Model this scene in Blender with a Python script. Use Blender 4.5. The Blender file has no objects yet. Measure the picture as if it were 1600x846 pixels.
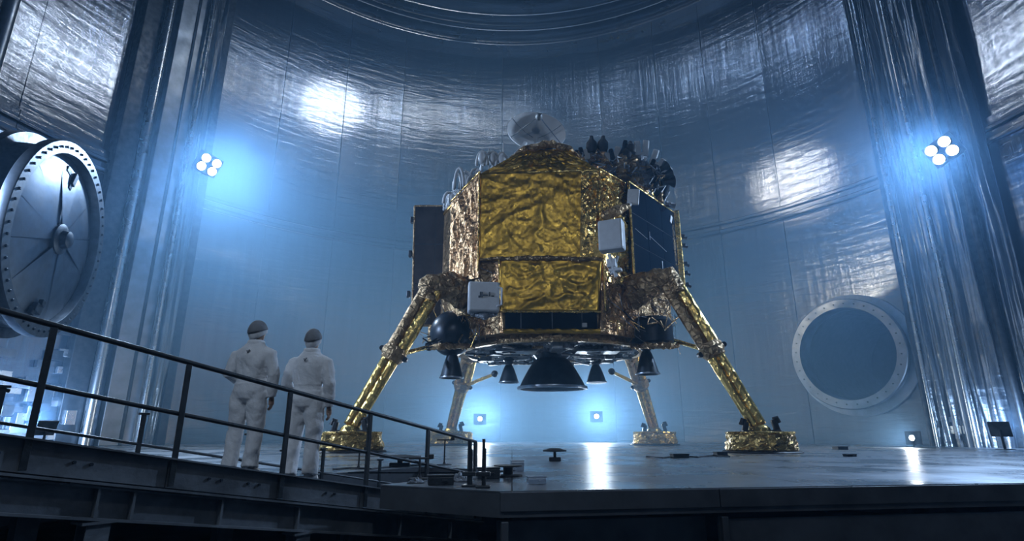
import bpy, bmesh, math, random
from mathutils import Vector, Matrix, noise

sc = bpy.context.scene
random.seed(7)

# ---------------------------------------------------------------- camera, exposure, haze
FPX, PITCH, EYE = 880.0, math.atan(252 / 880), 0.6
cam_d = bpy.data.cameras.new('camera')
cam = bpy.data.objects.new('camera', cam_d)
sc.collection.objects.link(cam)
cam_d.sensor_width = 36.0
cam_d.lens = 36.0 * FPX / 1600.0
cam_d.clip_end = 300
cam.location = (0, 0, EYE)
cam.rotation_euler = (math.pi / 2 + PITCH, 0, 0)
sc.camera = cam
vs = sc.view_settings
vs.view_transform = 'Standard'
vs.look = 'None'
vs.exposure = -0.1
vs.gamma = 1.0
vs.use_curve_mapping = False
cy = sc.cycles
cy.use_denoising = True
cy.max_bounces = 4
cy.diffuse_bounces = 2
cy.glossy_bounces = 3
cy.volume_bounces = 0
cy.use_adaptive_sampling = True
cy.adaptive_threshold = 0.03
cy.adaptive_min_samples = 16
cy.sample_clamp_indirect = 4.0
cy.sample_clamp_direct = 30.0
cy.caustics_reflective = False
cy.caustics_refractive = False

HAZE_THIN = 0.0028      # everywhere in the chamber
HAZE = 0.062           # the bank of haze round and behind the lander
world = bpy.data.worlds.new('chamber_air')
sc.world = world
world.use_nodes = True
wn = world.node_tree
wn.nodes.clear()
wo = wn.nodes.new('ShaderNodeOutputWorld')
wb = wn.nodes.new('ShaderNodeBackground')
wb.inputs['Color'].default_value = (0.10, 0.2, 0.4, 1)
wb.inputs['Strength'].default_value = 0.0
wv = wn.nodes.new('ShaderNodeVolumeScatter')
wv.inputs['Color'].default_value = (0.30, 0.61, 1.0, 1)
wv.inputs['Anisotropy'].default_value = 0.2
wn.links.new(wb.outputs[0], wo.inputs['Surface'])
wn.links.new(wv.outputs[0], wo.inputs['Volume'])


def wnode(kind, **kw):
    nd = wn.nodes.new('ShaderNode' + kind)
    for k, v in kw.items():
        setattr(nd, k, v)
    return nd


# the haze is a bank: thin near the entrance, thick round and behind the lander, thinning upwards
wg = wnode('NewGeometry')
wx = wnode('SeparateXYZ')
wn.links.new(wg.outputs['Position'], wx.inputs[0])
fy = wnode('MapRange', interpolation_type='LINEAR')
for k, v in (('From Min', 17.5), ('From Max', 25.0), ('To Min', 0.0), ('To Max', 1.0)):
    fy.inputs[k].default_value = v
fz = wnode('MapRange', interpolation_type='LINEAR')
for k, v in (('From Min', 6.0), ('From Max', 24.0), ('To Min', 1.0), ('To Max', 0.0)):
    fz.inputs[k].default_value = v
wn.links.new(wx.outputs['Y'], fy.inputs['Value'])
wn.links.new(wx.outputs['Z'], fz.inputs['Value'])
mm = wnode('Math', operation='MULTIPLY')
wn.links.new(fy.outputs[0], mm.inputs[0])
wn.links.new(fz.outputs[0], mm.inputs[1])
ma = wnode('Math', operation='MULTIPLY_ADD')
wn.links.new(mm.outputs[0], ma.inputs[0])
ma.inputs[1].default_value = HAZE
ma.inputs[2].default_value = HAZE_THIN
wn.links.new(ma.outputs[0], wv.inputs['Density'])
world.cycles.volume_sampling = 'MULTIPLE_IMPORTANCE'
world.cycles.volume_step_size = 5.0
cy.volume_max_steps = 12

# lamp strengths in watts (each belongs to a fixture built below)
COOL = (0.40, 0.62, 1.0)
WHITE = (0.76, 0.86, 1.0)
P_BAND = 13000
P_PENDANT = 1500
P_WALLFLOOD = 2500
P_REAR = 5500

# ---------------------------------------------------------------- helpers
C = sc.collection
CY, R, TOP = 16.0, 20.6, 28.4
cp, sp = math.cos(PITCH), math.sin(PITCH)
V = Vector


def ray(x, y):
    u, v = (x - 800) / FPX, (423 - y) / FPX
    return V((u, cp - v * sp, sp + v * cp))


def at(x, y, Y):
    d = ray(x, y)
    return V((0, 0, EYE)) + d * (Y / d.y)


def at_floor(x, y, z=0.0):
    d = ray(x, y)
    return V((0, 0, EYE)) + d * ((z - EYE) / d.z)


def cyl(deg, r, z):
    a = math.radians(deg)
    return V((r * math.sin(a), CY + r * math.cos(a), z))


class MB:
    """collects shapes, links them as one mesh object"""
    def __init__(s):
        s.v, s.f, s.uv, s.m = [], [], {}, []

    def add(s, vs_, fs, mi=0):
        o = len(s.v)
        s.v += [V(p) for p in vs_]
        for f in fs:
            s.f.append(tuple(i + o for i in f))
            s.m.append(mi)
        return s

    def box(s, c, size, rot=None, bev=0.0, mi=0):
        x, y, z = (k / 2 for k in size)
        if bev <= 0:
            P = [V((i, j, k)) for i in (-x, x) for j in (-y, y) for k in (-z, z)]
            F = [(0, 1, 3, 2), (4, 6, 7, 5), (0, 4, 5, 1), (2, 3, 7, 6), (0, 2, 6, 4), (1, 5, 7, 3)]
        else:
            b = min(bev, x * .9, y * .9, z * .9)
            bm = bmesh.new()
            bmesh.ops.create_cube(bm, size=1)
            for v in bm.verts:
                v.co = V((v.co.x * 2 * x, v.co.y * 2 * y, v.co.z * 2 * z))
            bmesh.ops.bevel(bm, geom=list(bm.edges), offset=b, segments=2, affect='EDGES', profile=.5)
            bm.verts.index_update()
            P = [v.co.copy() for v in bm.verts]
            F = [tuple(v.index for v in f.verts) for f in bm.faces]
            bm.free()
        M = rot.to_3x3() if rot is not None else Matrix.Identity(3)
        return s.add([M @ p + V(c) for p in P], F, mi)

    def path(s, pts, rad, n=12, caps=True, ell=1.0, mi=0):
        pts = [V(p) for p in pts]
        if not hasattr(rad, '__len__'):
            rad = [rad] * len(pts)
        o = len(s.v)
        t = (pts[1] - pts[0]).normalized()
        a = t.orthogonal().normalized()
        if abs(t.z) < .9:
            a = t.cross(V((0, 0, 1))).normalized()
        for i, p in enumerate(pts):
            t = (pts[min(i + 1, len(pts) - 1)] - pts[max(i - 1, 0)]).normalized()
            a = (a - t * a.dot(t)).normalized()
            b = t.cross(a)
            for k in range(n):
                w = 2 * math.pi * k / n
                s.v.append(p + a * (rad[i] * math.cos(w)) + b * (rad[i] * ell * math.sin(w)))
        for i in range(len(pts) - 1):
            for k in range(n):
                k2 = (k + 1) % n
                s.f.append((o + i * n + k, o + i * n + k2, o + (i + 1) * n + k2, o + (i + 1) * n + k))
                s.m.append(mi)
        if caps:
            s.f.append(tuple(o + k for k in reversed(range(n))))
            s.f.append(tuple(o + (len(pts) - 1) * n + k for k in range(n)))
            s.m += [mi, mi]
        return s

    def rings(s, rr, n=24, mi=0):
        """rr: (x, y, z, rx, ry) horizontal ellipses, capped"""
        o = len(s.v)
        for (x, y, z, rx, ry) in rr:
            for k in range(n):
                w = 2 * math.pi * k / n
                s.v.append(V((x + rx * math.cos(w), y + ry * math.sin(w), z)))
        for i in range(len(rr) - 1):
            for k in range(n):
                k2 = (k + 1) % n
                s.f.append((o + i * n + k, o + i * n + k2, o + (i + 1) * n + k2, o + (i + 1) * n + k))
                s.m.append(mi)
        s.f.append(tuple(o + k for k in reversed(range(n))))
        s.f.append(tuple(o + (len(rr) - 1) * n + k for k in range(n)))
        s.m += [mi, mi]
        return s

    def lathe(s, prof, n=48, c=(0, 0, 0), axis=(0, 0, 1), a0=0.0, a1=360.0, mi=0):
        """prof: (radius, height) list, open strip revolved round axis"""
        ax = V(axis).normalized()
        q = V((0, 0, 1)).rotation_difference(ax).to_matrix()
        full = abs(a1 - a0) > 359.9
        m = n if full else n + 1
        o = len(s.v)
        for (r, h) in prof:
            for k in range(m):
                w = math.radians(a0 + (a1 - a0) * k / n)
                s.v.append(q @ V((r * math.cos(w), r * math.sin(w), h)) + V(c))
        for i in range(len(prof) - 1):
            for k in range(n):
                k2 = (k + 1) % m
                s.f.append((o + i * m + k, o + i * m + k2, o + (i + 1) * m + k2, o + (i + 1) * m + k))
                s.m.append(mi)
        return s

    def sphere(s, c, r, n=16, sc_=(1, 1, 1), mi=0):
        prof = [(r * math.sin(math.pi * i / n), -r * math.cos(math.pi * i / n)) for i in range(n + 1)]
        o = len(s.v)
        s.lathe(prof, n * 2, (0, 0, 0), mi=mi)
        for i in range(o, len(s.v)):
            p = s.v[i]
            s.v[i] = V((p.x * sc_[0], p.y * sc_[1], p.z * sc_[2])) + V(c)
        return s

    def prism(s, poly, z0, z1, mi=0):
        n = len(poly)
        o = len(s.v)
        s.v += [V((p[0], p[1], z0)) for p in poly] + [V((p[0], p[1], z1)) for p in poly]
        s.f += [tuple(o + i for i in reversed(range(n))), tuple(o + n + i for i in range(n))]
        s.m += [mi, mi]
        for i in range(n):
            j = (i + 1) % n
            s.f.append((o + i, o + j, o + n + j, o + n + i))
            s.m.append(mi)
        return s

    def build(s, name, mat, parent=None, smooth=False, recalc=False, weld=False):
        base = V((0, 0, 0))
        p = parent
        while p is not None:
            base = base + p.location
            p = p.parent
        me = bpy.data.meshes.new(name)
        me.from_pydata([tuple(v - base) for v in s.v], [], s.f)
        mats = mat if isinstance(mat, (list, tuple)) else [mat]
        for m in mats:
            me.materials.append(m)
        if any(s.m):
            me.polygons.foreach_set('material_index', s.m)
        if recalc or weld:
            bm = bmesh.new()
            bm.from_mesh(me)
            if weld:
                bmesh.ops.remove_doubles(bm, verts=bm.verts, dist=1e-4)
            bmesh.ops.recalc_face_normals(bm, faces=bm.faces)
            bm.to_mesh(me)
            bm.free()
        if smooth:
            me.polygons.foreach_set('use_smooth', [True] * len(me.polygons))
            if smooth == 'auto':
                me.set_sharp_from_angle(angle=math.radians(38))
        me.update()
        o = bpy.data.objects.new(name, me)
        C.objects.link(o)
        if parent is not None:
            o.parent = parent
        return o


def empty(name, loc):
    o = bpy.data.objects.new(name, None)
    C.objects.link(o)
    o.location = loc
    o.empty_display_size = .2
    return o


def tag(o, label=None, cat=None, group=None, kind=None):
    if label: o['label'] = label
    if cat: o['category'] = cat
    if group: o['group'] = group
    if kind: o['kind'] = kind
    return o


def orient(d, up=(0, 0, 1)):
    """matrix whose -Y axis looks along d"""
    y = -V(d).normalized()
    x = y.cross(V(up)).normalized()
    z = x.cross(y)
    return Matrix((x, y, z)).transposed()


# ---------------------------------------------------------------- materials
class NT:
    def __init__(s, name):
        s.mat = bpy.data.materials.new(name)
        s.mat.use_nodes = True
        s.t = s.mat.node_tree
        s.b = s.t.nodes['Principled BSDF']
        s.out = s.t.nodes['Material Output']

    def n(s, kind, **kw):
        nd = s.t.nodes.new('ShaderNode' + kind)
        for k, v in kw.items():
            if k in nd.inputs:
                nd.inputs[k].default_value = v
            else:
                setattr(nd, k, v)
        return nd

    def l(s, a, b):
        s.t.links.new(a, b)

    def coords(s, kind='Object', scale=(1, 1, 1)):
        tc = s.n('TexCoord')
        mp = s.n('Mapping')
        mp.inputs['Scale'].default_value = scale
        s.l(tc.outputs[kind], mp.inputs[0])
        return mp.outputs[0]

    def noise(s, vec, scale, detail=4, rough=.55, dist=0.0):
        nd = s.n('TexNoise')
        nd.inputs['Scale'].default_value = scale
        nd.inputs['Detail'].default_value = detail
        nd.inputs['Roughness'].default_value = rough
        nd.inputs['Distortion'].default_value = dist
        s.l(vec, nd.inputs['Vector'])
        return nd.outputs['Fac']

    def ramp(s, fac, stops):
        nd = s.n('ValToRGB')
        e = nd.color_ramp.elements
        while len(e) < len(stops):
            e.new(.5)
        for k, (p, c) in enumerate(stops):
            e[k].position = p
            e[k].color = (*c, 1) if hasattr(c, '__len__') else (c, c, c, 1)
        s.l(fac, nd.inputs[0])
        return nd.outputs[0]

    def math(s, op, a, b):
        nd = s.n('Math', operation=op)
        for i, q in enumerate((a, b)):
            if hasattr(q, 'is_output'):
                s.l(q, nd.inputs[i])
            else:
                nd.inputs[i].default_value = q
        return nd.outputs[0]

    def bump(s, h, strength, dist, prev=None):
        nd = s.n('Bump')
        nd.inputs['Strength'].default_value = strength
        nd.inputs['Distance'].default_value = dist
        s.l(h, nd.inputs['Height'])
        if prev is not None:
            s.l(prev, nd.inputs['Normal'])
        s.l(nd.outputs[0], s.b.inputs['Normal'])
        return nd.outputs[0]

    def base(s, col, metal=0.0, rough=.5, spec=None):
        if hasattr(col, 'is_output'):
            s.l(col, s.b.inputs['Base Color'])
        else:
            s.b.inputs['Base Color'].default_value = (*col, 1)
        s.b.inputs['Metallic'].default_value = metal
        if hasattr(rough, 'is_output'):
            s.l(rough, s.b.inputs['Roughness'])
        else:
            s.b.inputs['Roughness'].default_value = rough
        if spec is not None:
            s.b.inputs['Specular IOR Level'].default_value = spec
        return s


def simple(name, col, metal=0.0, rough=.5, var=.25, scale=3.0, bump=0.0, bscale=20.0):
    t = NT(name)
    co = t.coords()
    f = t.noise(co, scale, 5)
    lo = [c * (1 - var) for c in col]
    hi = [min(1, c * (1 + var)) for c in col]
    t.base(t.ramp(f, [(.3, lo), (.7, hi)]), metal, t.ramp(f, [(.25, min(1, rough * 1.25)), (.75, rough * .8)]))
    if bump:
        t.bump(t.noise(co, bscale, 4), bump, .02)
    return t.mat


M = {}


def wall_metal(name, col, rough, dent=1.0):
    # UV in metres: u along the wall, v up.  brushed streaks run vertically, dents horizontally
    t = NT(name)
    uv = t.coords('UV')
    st = t.coords('UV', (3.2, .16, 1))
    st2 = t.coords('UV', (14, .5, 1))
    dn = t.coords('UV', (.45, 3.2, 1))
    big = t.noise(uv, .17, 3)
    f1 = t.noise(st, 1.0, 6, .6)
    f2 = t.noise(st2, 1.0, 3, .6)
    mix = t.math('MULTIPLY', t.math('ADD', f1, big), .5)
    t.base(t.ramp(mix, [(.3, [c * .62 for c in col]), (.52, col), (.72, [min(1, c * 1.3) for c in col])]),
           1.0, t.ramp(mix, [(.3, rough * 1.3), (.7, rough * .78)]))
    b = t.bump(t.noise(dn, 1.0, 5, .5, .6), .22 * dent, .12)
    b = t.bump(f1, .36 * dent, .05, b)
    b = t.bump(f2, .10, .02, b)
    return t.mat


M['wall'] = wall_metal('chamber_steel', (.235, .28, .35), .21)
M['wall_dark'] = wall_metal('chamber_backing', (.20, .23, .27), .5)
M['wall_foil'] = wall_metal('wrinkled_steel', (.26, .30, .35), .24, 1.6)
M['steel_dark'] = simple('dark_steel', (.055, .065, .078), .9, .42, .4, 4, .2)
M['steel'] = simple('bright_steel', (.55, .60, .66), 1.0, .27, .2, 2.0, .15, 6)
M['steel_blue'] = simple('satin_steel', (.34, .40, .48), 1.0, .34, .25, 1.5, .25, 4)
M['door_plate'] = simple('door_plate_steel', (.12, .145, .18), 1.0, .38, .3, 1.2, .25, 3)
M['door_flange'] = simple('door_flange_steel', (.09, .108, .13), .9, .45, .3, 2.5, .2, 6)
M['ring_steel'] = simple('ring_steel', (.46, .52, .60), 1.0, .24, .2, .6)
M['black'] = simple('black_rubber', (.012, .013, .015), 0, .55, .3)
M['white_paint'] = simple('white_paint', (.74, .77, .80), 0, .45, .06, 5)
M['grey_plate'] = simple('grey_plate', (.30, .32, .34), .6, .45, .3, 6, .2)


def floor_mat():
    t = NT('wet_platform_steel')
    co = t.coords('Object')
    f = t.noise(co, .55, 6, .6)
    g = t.noise(co, 3.0, 5, .6)
    m = t.math('MULTIPLY', t.math('ADD', f, g), .5)
    t.base(t.ramp(m, [(.3, (.17, .19, .21)), (.7, (.38, .41, .45))]), .75, t.ramp(f, [(.32, .16), (.5, .3), (.68, .42)]))
    b = t.bump(f, .10, .05)
    t.bump(g, .12, .008, b)
    return t.mat


M['floor'] = floor_mat()
M['edge'] = simple('platform_edge_steel', (.11, .12, .135), .5, .5, .35, 1.5, .2, 8)
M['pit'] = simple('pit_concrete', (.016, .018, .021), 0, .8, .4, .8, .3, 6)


def foil(name, col, col2, rough, bs=1.0, scale=2.2, stretch=(1, 1, 1)):
    t = NT(name)
    co = t.coords('Object', stretch)
    v = t.n('TexVoronoi', feature='DISTANCE_TO_EDGE')
    v.inputs['Scale'].default_value = scale * 1.3
    wv_ = t.n('TexNoise')
    wv_.inputs['Scale'].default_value = scale
    wv_.inputs['Detail'].default_value = 3
    t.l(co, wv_.inputs['Vector'])
    mx = t.n('MixRGB')
    mx.inputs[0].default_value = .10
    t.l(co, mx.inputs[1])
    t.l(wv_.outputs['Color'], mx.inputs[2])
    t.l(mx.outputs[0], v.inputs['Vector'])
    f = t.noise(co, scale * .7, 5, .6, .8)
    g = t.noise(co, scale * 4.5, 5, .65, 1.2)
    t.base(t.ramp(f, [(.3, col2), (.7, col)]), 1.0, t.ramp(g, [(.3, rough * .7), (.7, rough * 1.4)]))
    b = t.bump(t.ramp(v.outputs['Distance'], [(0, 1.0), (.09, .35), (.4, 0)]), .55 * bs, .05)
    b = t.bump(f, .5 * bs, .12, b)
    t.bump(g, .38 * bs, .03, b)
    return t.mat


M['gold'] = foil('gold_foil', (.62, .37, .06), (.43, .25, .04), .37, .28, .8)
M['gold_bright'] = foil('bright_gold_foil', (.92, .60, .20), (.66, .40, .11), .26, .6, 1.5)
M['copper'] = foil('copper_foil', (.82, .52, .28), (.46, .26, .12), .30, 1.1, 2.6, (1.6, 1.6, .5))
M['bronze'] = foil('bronze_foil', (.52, .36, .20), (.22, .14, .07), .36, 1.2, 4.0)
M['gold_leg'] = foil('gold_leg_foil', (.90, .62, .20), (.60, .38, .11), .22, .6, 3.0, (1, 1, .5))
M['pad_foil'] = foil('footpad_foil', (.55, .37, .13), (.26, .17, .06), .30, .9, 2.4)
M['silver_foil'] = foil('silver_foil', (.40, .42, .45), (.13, .14, .155), .55, 1.6, 3.6)
M['solar'] = simple('solar_cell_glass', (.004, .009, .02), 0, .09, .3, 2)
M['solar'].node_tree.nodes['Principled BSDF'].inputs['Specular IOR Level'].default_value = .10
M['solar_line'] = simple('solar_busbar', (.45, .50, .56), .8, .4)
M['radiator'] = simple('dark_radiator', (.055, .045, .042), .6, .35, .5, 1.2, .4, 3)
M['nozzle'] = simple('nozzle_niobium', (.035, .045, .058), .7, .40, .25, 3)
M['nozzle_rim'] = simple('nozzle_rim', (.32, .36, .42), .9, .3)
M['tank'] = simple('tank_black', (.014, .022, .034), .3, .33, .3, 3)
M['dish'] = simple('dish_white', (.82, .84, .87), .0, .38, .08, 2)
M['suit'] = simple('white_coverall', (.80, .81, .84), 0, .82, .07, 9, .25, 60)
M['cap'] = simple('grey_cap', (.20, .21, .23), 0, .85, .15, 9, .3, 50)
M['skin'] = simple('skin', (.36, .23, .17), 0, .55, .12, 8)
M['shoe'] = simple('shoe_cover', (.16, .18, .21), 0, .6, .2, 6)
M['rail'] = simple('rail_paint', (.030, .036, .042), .3, .42, .5, 5, .25, 30)
M['beam'] = simple('beam_paint', (.19, .21, .235), .35, .5, .55, 1.8, .35, 9)


def emis(name, col, st):
    t = NT(name)
    t.base((0, 0, 0), 0, .3)
    t.b.inputs['Emission Color'].default_value = (*col, 1)
    t.b.inputs['Emission Strength'].default_value = st
    return t.mat


M['lens'] = emis('lamp_lens', (.88, .95, 1.0), 40)


def set_uv_cyl(o, base=V((0, 0, 0))):
    me = o.data
    uv = me.uv_layers.new(name='UVMap')
    for p in me.polygons:
        for li in p.loop_indices:
            v = me.vertices[me.loops[li].vertex_index].co
            uv.data[li].uv = (math.atan2(v.x, v.y - CY) * R, v.z)
    return o


def cut(o, cutter_mb):
    """boolean difference, applied"""
    co = cutter_mb.build('cutter', M['black'], recalc=True)
    md = o.modifiers.new('b', 'BOOLEAN')
    md.object = co
    md.operation = 'DIFFERENCE'
    md.solver = 'EXACT'
    dg = bpy.context.evaluated_depsgraph_get()
    me = bpy.data.meshes.new_from_object(o.evaluated_get(dg))
    o.modifiers.clear()
    o.data = me
    bpy.data.objects.remove(co)


# ================================================================ SETTING
PIT = -3.0
# ---- cylindrical wall: backing shell with steel panels
H2C = cyl(55.0, R, 4.25)                    # round port on the right
H2N = V((0, CY, 0)) - V((H2C.x, H2C.y, 0))
H2N.normalize()


def port_cutter():
    mb = MB()
    mb.lathe([(0, -3), (2.3, -3), (2.3, 3), (0, 3)], 64, H2C, H2N)
    return mb


mb = MB()
NB = 120
for z in (PIT, 34.5):
    for k in range(NB):
        mb.v.append(cyl(360 * k / NB, R + .12, z))
for z in (PIT, 34.5):
    for k in range(NB):
        mb.v.append(cyl(360 * k / NB, R + .5, z))
for k in range(NB):
    j = (k + 1) % NB
    mb.f += [(k, j, NB + j, NB + k), (2 * NB + k, 3 * NB + k, 3 * NB + j, 2 * NB + j),
             (k, 2 * NB + k, 2 * NB + j, j), (NB + k, NB + j, 3 * NB + j, 3 * NB + k)]
mb.m = [0] * len(mb.f)
wall = mb.build('wall_back', M['wall_dark'], smooth=False, recalc=True)
cut(wall, port_cutter())
set_uv_cyl(wall)
tag(wall, 'curved brushed steel wall of the test chamber', kind='structure')

SEAMS = [-112, -94, -78, -66, -54, -44, -33, -22, -2, 18, 29, 38, 48, 63, 74, 88, 104]
LEVELS = [0.0, 12.15, 13.25, TOP]


def wall_panel(a0, a1, z0, z1, rin, thick, gap, warp, name, mat):
    mb = MB()
    nu = max(3, int((a1 - a0) / 1.6))
    nv = max(2, int((z1 - z0) / 1.2))
    ga = math.degrees(gap / R) / 2
    A0, A1, Z0, Z1 = a0 + ga, a1 - ga, z0 + gap / 2, z1 - gap / 2
    sd = random.random() * 100
    tilt = random.uniform(-1, 1) * warp
    for layer in (0, 1):
        for j in range(nv + 1):
            for i in range(nu + 1):
                s_, t_ = i / nu, j / nv
                r = rin + (thick if layer else 0)
                if not layer:
                    e = math.sin(math.pi * s_) * math.sin(math.pi * t_)
                    r += warp * e * noise.noise(V((s_ * 2.2, t_ * 2.2, sd))) + tilt * (s_ - .5)
                mb.v.append(cyl(A0 + (A1 - A0) * s_, r, Z0 + (Z1 - Z0) * t_))
    W = nu + 1
    o2 = W * (nv + 1)
    for j in range(nv):
        for i in range(nu):
            mb.f.append((j * W + i, (j + 1) * W + i, (j + 1) * W + i + 1, j * W + i + 1))
    top, nq = nv * W, len(mb.f)
    for i in range(nu):
        mb.f += [(i, i + 1, o2 + i + 1, o2 + i), (top + i + 1, top + i, o2 + top + i, o2 + top + i + 1)]
    for j in range(nv):
        a, b = j * W, (j + 1) * W
        mb.f += [(b, a, o2 + a, o2 + b), (a + nu, b + nu, o2 + b + nu, o2 + a + nu)]
    mb.m = [0] * len(mb.f)
    o = mb.build(name, mat, wall, smooth='auto')
    return o


for li in range(len(LEVELS) - 1):
    z0, z1 = LEVELS[li], LEVELS[li + 1]
    for a0, a1 in zip(SEAMS[:-1], SEAMS[1:]):
        if li == 1:
            # the belt: two raised courses with a groove between them
            for (b0, b1, rr) in ((12.15, 12.32, 20.34), (12.36, 12.62, 20.46), (12.66, 12.82, 20.34), (12.86, 13.25, 20.46)):
                o = wall_panel(a0, a1, b0, b1, rr, .2, .03, .0, 'belt_plate', M['wall'])
                set_uv_cyl(o)
            continue
        o = wall_panel(a0, a1, z0, z1, R, .07, .03, .05, 'wall_panel', M['wall'])
        if li == 0 and a0 < 66 and a1 > 44:
            cut(o, port_cutter())
        set_uv_cyl(o)

# ---- ceiling: stacked ring flanges and a ribbed dome
mb = MB()
prof = [(R + .3, 33.2), (R - .2, 33.4), (18.5, 35.2), (14, 37.2), (8, 38.6), (2, 39.1), (0.01, 39.1),
        (.01, 39.4), (8, 39.0), (14, 37.6), (18.6, 35.6), (R + .5, 33.8), (R + .3, 33.2)]
mb.lathe(prof, 96, (0, CY, 0))
ceil = mb.build('ceiling', M['wall'], smooth='auto', recalc=True)
set_uv_cyl(ceil)
tag(ceil, 'domed steel ceiling with ring flanges over the chamber', kind='structure')
for k, (z, d, h) in enumerate([(28.4, .75, .22), (28.95, .35, .35), (29.75, .62, .18), (30.5, .30, .3), (31.2, .55, .2), (32.3, .45, .35)]):
    mb = MB()
    mb.lathe([(R + .2, z), (R - d, z), (R - d - .03, z + h * .3), (R - d, z + h), (R + .2, z + h)], 128, (0, CY, 0))
    o = mb.build('ring_flange', M['ring_steel'], ceil, smooth='auto', recalc=True)
for k in range(24):
    a = 360 / 24 * k + 3
    mb = MB()
    mb.path([cyl(a, r, z - .12) for r, z in ((20, 33.7), (18.5, 35.1), (14, 37.1), (8, 38.5), (2, 39))], .16, 6)
    mb.build('dome_rib', M['steel_blue'], ceil)
mb = MB()
mb.lathe([(R + .12, 28.6), (R + .02, 28.6), (R + .02, 33.4), (R + .12, 33.4)], 96, (0, CY, 0))
o = mb.build('upper_shell', M['wall'], ceil, smooth='auto')
set_uv_cyl(o)

# ---- platform floor
N0, N5 = V((-3.577, 4.45, .512)), V((-.552, 9.0, -.433))
RL = (N5.xy - N0.xy).length
U = V(((N5.x - N0.x) / RL, (N5.y - N0.y) / RL, 0))
RT = V((U.y, -U.x, 0))
SLOPE = (N5.z - N0.z) / RL


def ramp(t, across=0.0, dz=0.0):
    """point on the gangway deck: t metres along, across metres to the right"""
    return V((N0.x, N0.y, 0)) + U * t + RT * across + V((0, 0, N0.z + SLOPE * t + dz))


RW = 1.5
poly = []
for a in range(-104, 113, 4):
    p = cyl(a, R - .02, 0)
    poly.append((p.x, p.y))
poly = [p for p in poly if not (p[0] > 0 and p[1] < 9.6) and not (p[0] < 0 and p[1] < 11)]
poly += [(20.0, 9.45), (6.24, 7.31), (-.13, 6.31)]
for q in (ramp(3.3, .25), ramp(6.2, .25), ramp(6.2, -RW - .25), ramp(0.2, -RW - .25)):
    poly.append((q.x, q.y))
poly += [(-9.0, 5.6), (-17.5, 5.9)]
mb = MB()
mb.prism(poly, -.26, -.012)
floor = mb.build('floor', M['edge'], recalc=True)
tag(floor, 'wet reflective steel platform floor under the lander', kind='structure')


def clip(subject, x0, x1, y0, y1):
    out = subject
    for ax, lim, keep in ((0, x0, 1), (0, x1, -1), (1, y0, 1), (1, y1, -1)):
        inp, out = out, []
        for i, b in enumerate(inp):
            a = inp[i - 1]
            ia, ib = (a[ax] - lim) * keep >= 0, (b[ax] - lim) * keep >= 0
            if ia != ib:
                t = (lim - a[ax]) / (b[ax] - a[ax])
                out.append((a[0] + t * (b[0] - a[0]), a[1] + t * (b[1] - a[1])))
            if ib:
                out.append(b)
        if not out:
            break
    return out


xs = [-21 + 3.5 * i for i in range(13)]
ys = [4.0, 9.2, 13.0, 17.0, 21.5, 26, 31, 37]
for i in range(len(xs) - 1):
    for j in range(len(ys) - 1):
        g = .008
        q = clip(poly, xs[i] + g, xs[i + 1] - g, ys[j] + g, ys[j + 1] - g)
        if len(q) < 3:
            continue
        mb = MB()
        mb.prism(q, -.02, 0.0)
        o = mb.build('floor_plate', M['floor'], floor, recalc=True)
# front fascia of the platform
fa, fb, fc = V((-.13, 6.31, 0)), V((6.24, 7.31, 0)), V((20, 9.45, 0))
fd = (fb - fa).normalized()
fn = V((fd.y, -fd.x, 0))
rotf = Matrix.Rotation(math.atan2(fd.y, fd.x), 3, 'Z')
L_ = 0.0
for k, w in enumerate((2.45, 4.2, 5.0, 6.0)):
    mb = MB()
    mb.box(fa + fd * (L_ + w / 2) + fn * .015 + V((0, 0, -.105)), (w - .012, .03, .19), rotf, .006)
    mb.build('edge_plate', M['edge'], floor)
    mb = MB()
    mb.box(fa + fd * (L_ + w / 2) - fn * (.10 if k else .35) + V((0, 0, -1.66)), (w - .03, .06, 2.66), rotf, .01)
    mb.build('plinth_panel', M['edge'], floor)
    mb = MB()
    mb.box(fa + fd * (L_ + .06) - fn * .06 + V((0, 0, -1.0)), (.08, .1, 1.4), rotf, .01)
    mb.build('plinth_bracket', M['edge'], floor)
    L_ += w
mb = MB()
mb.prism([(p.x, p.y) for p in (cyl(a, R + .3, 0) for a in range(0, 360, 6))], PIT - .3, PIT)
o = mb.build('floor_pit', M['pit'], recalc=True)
tag(o, 'dark pit floor below the gangway and platform', kind='structure')

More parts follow.
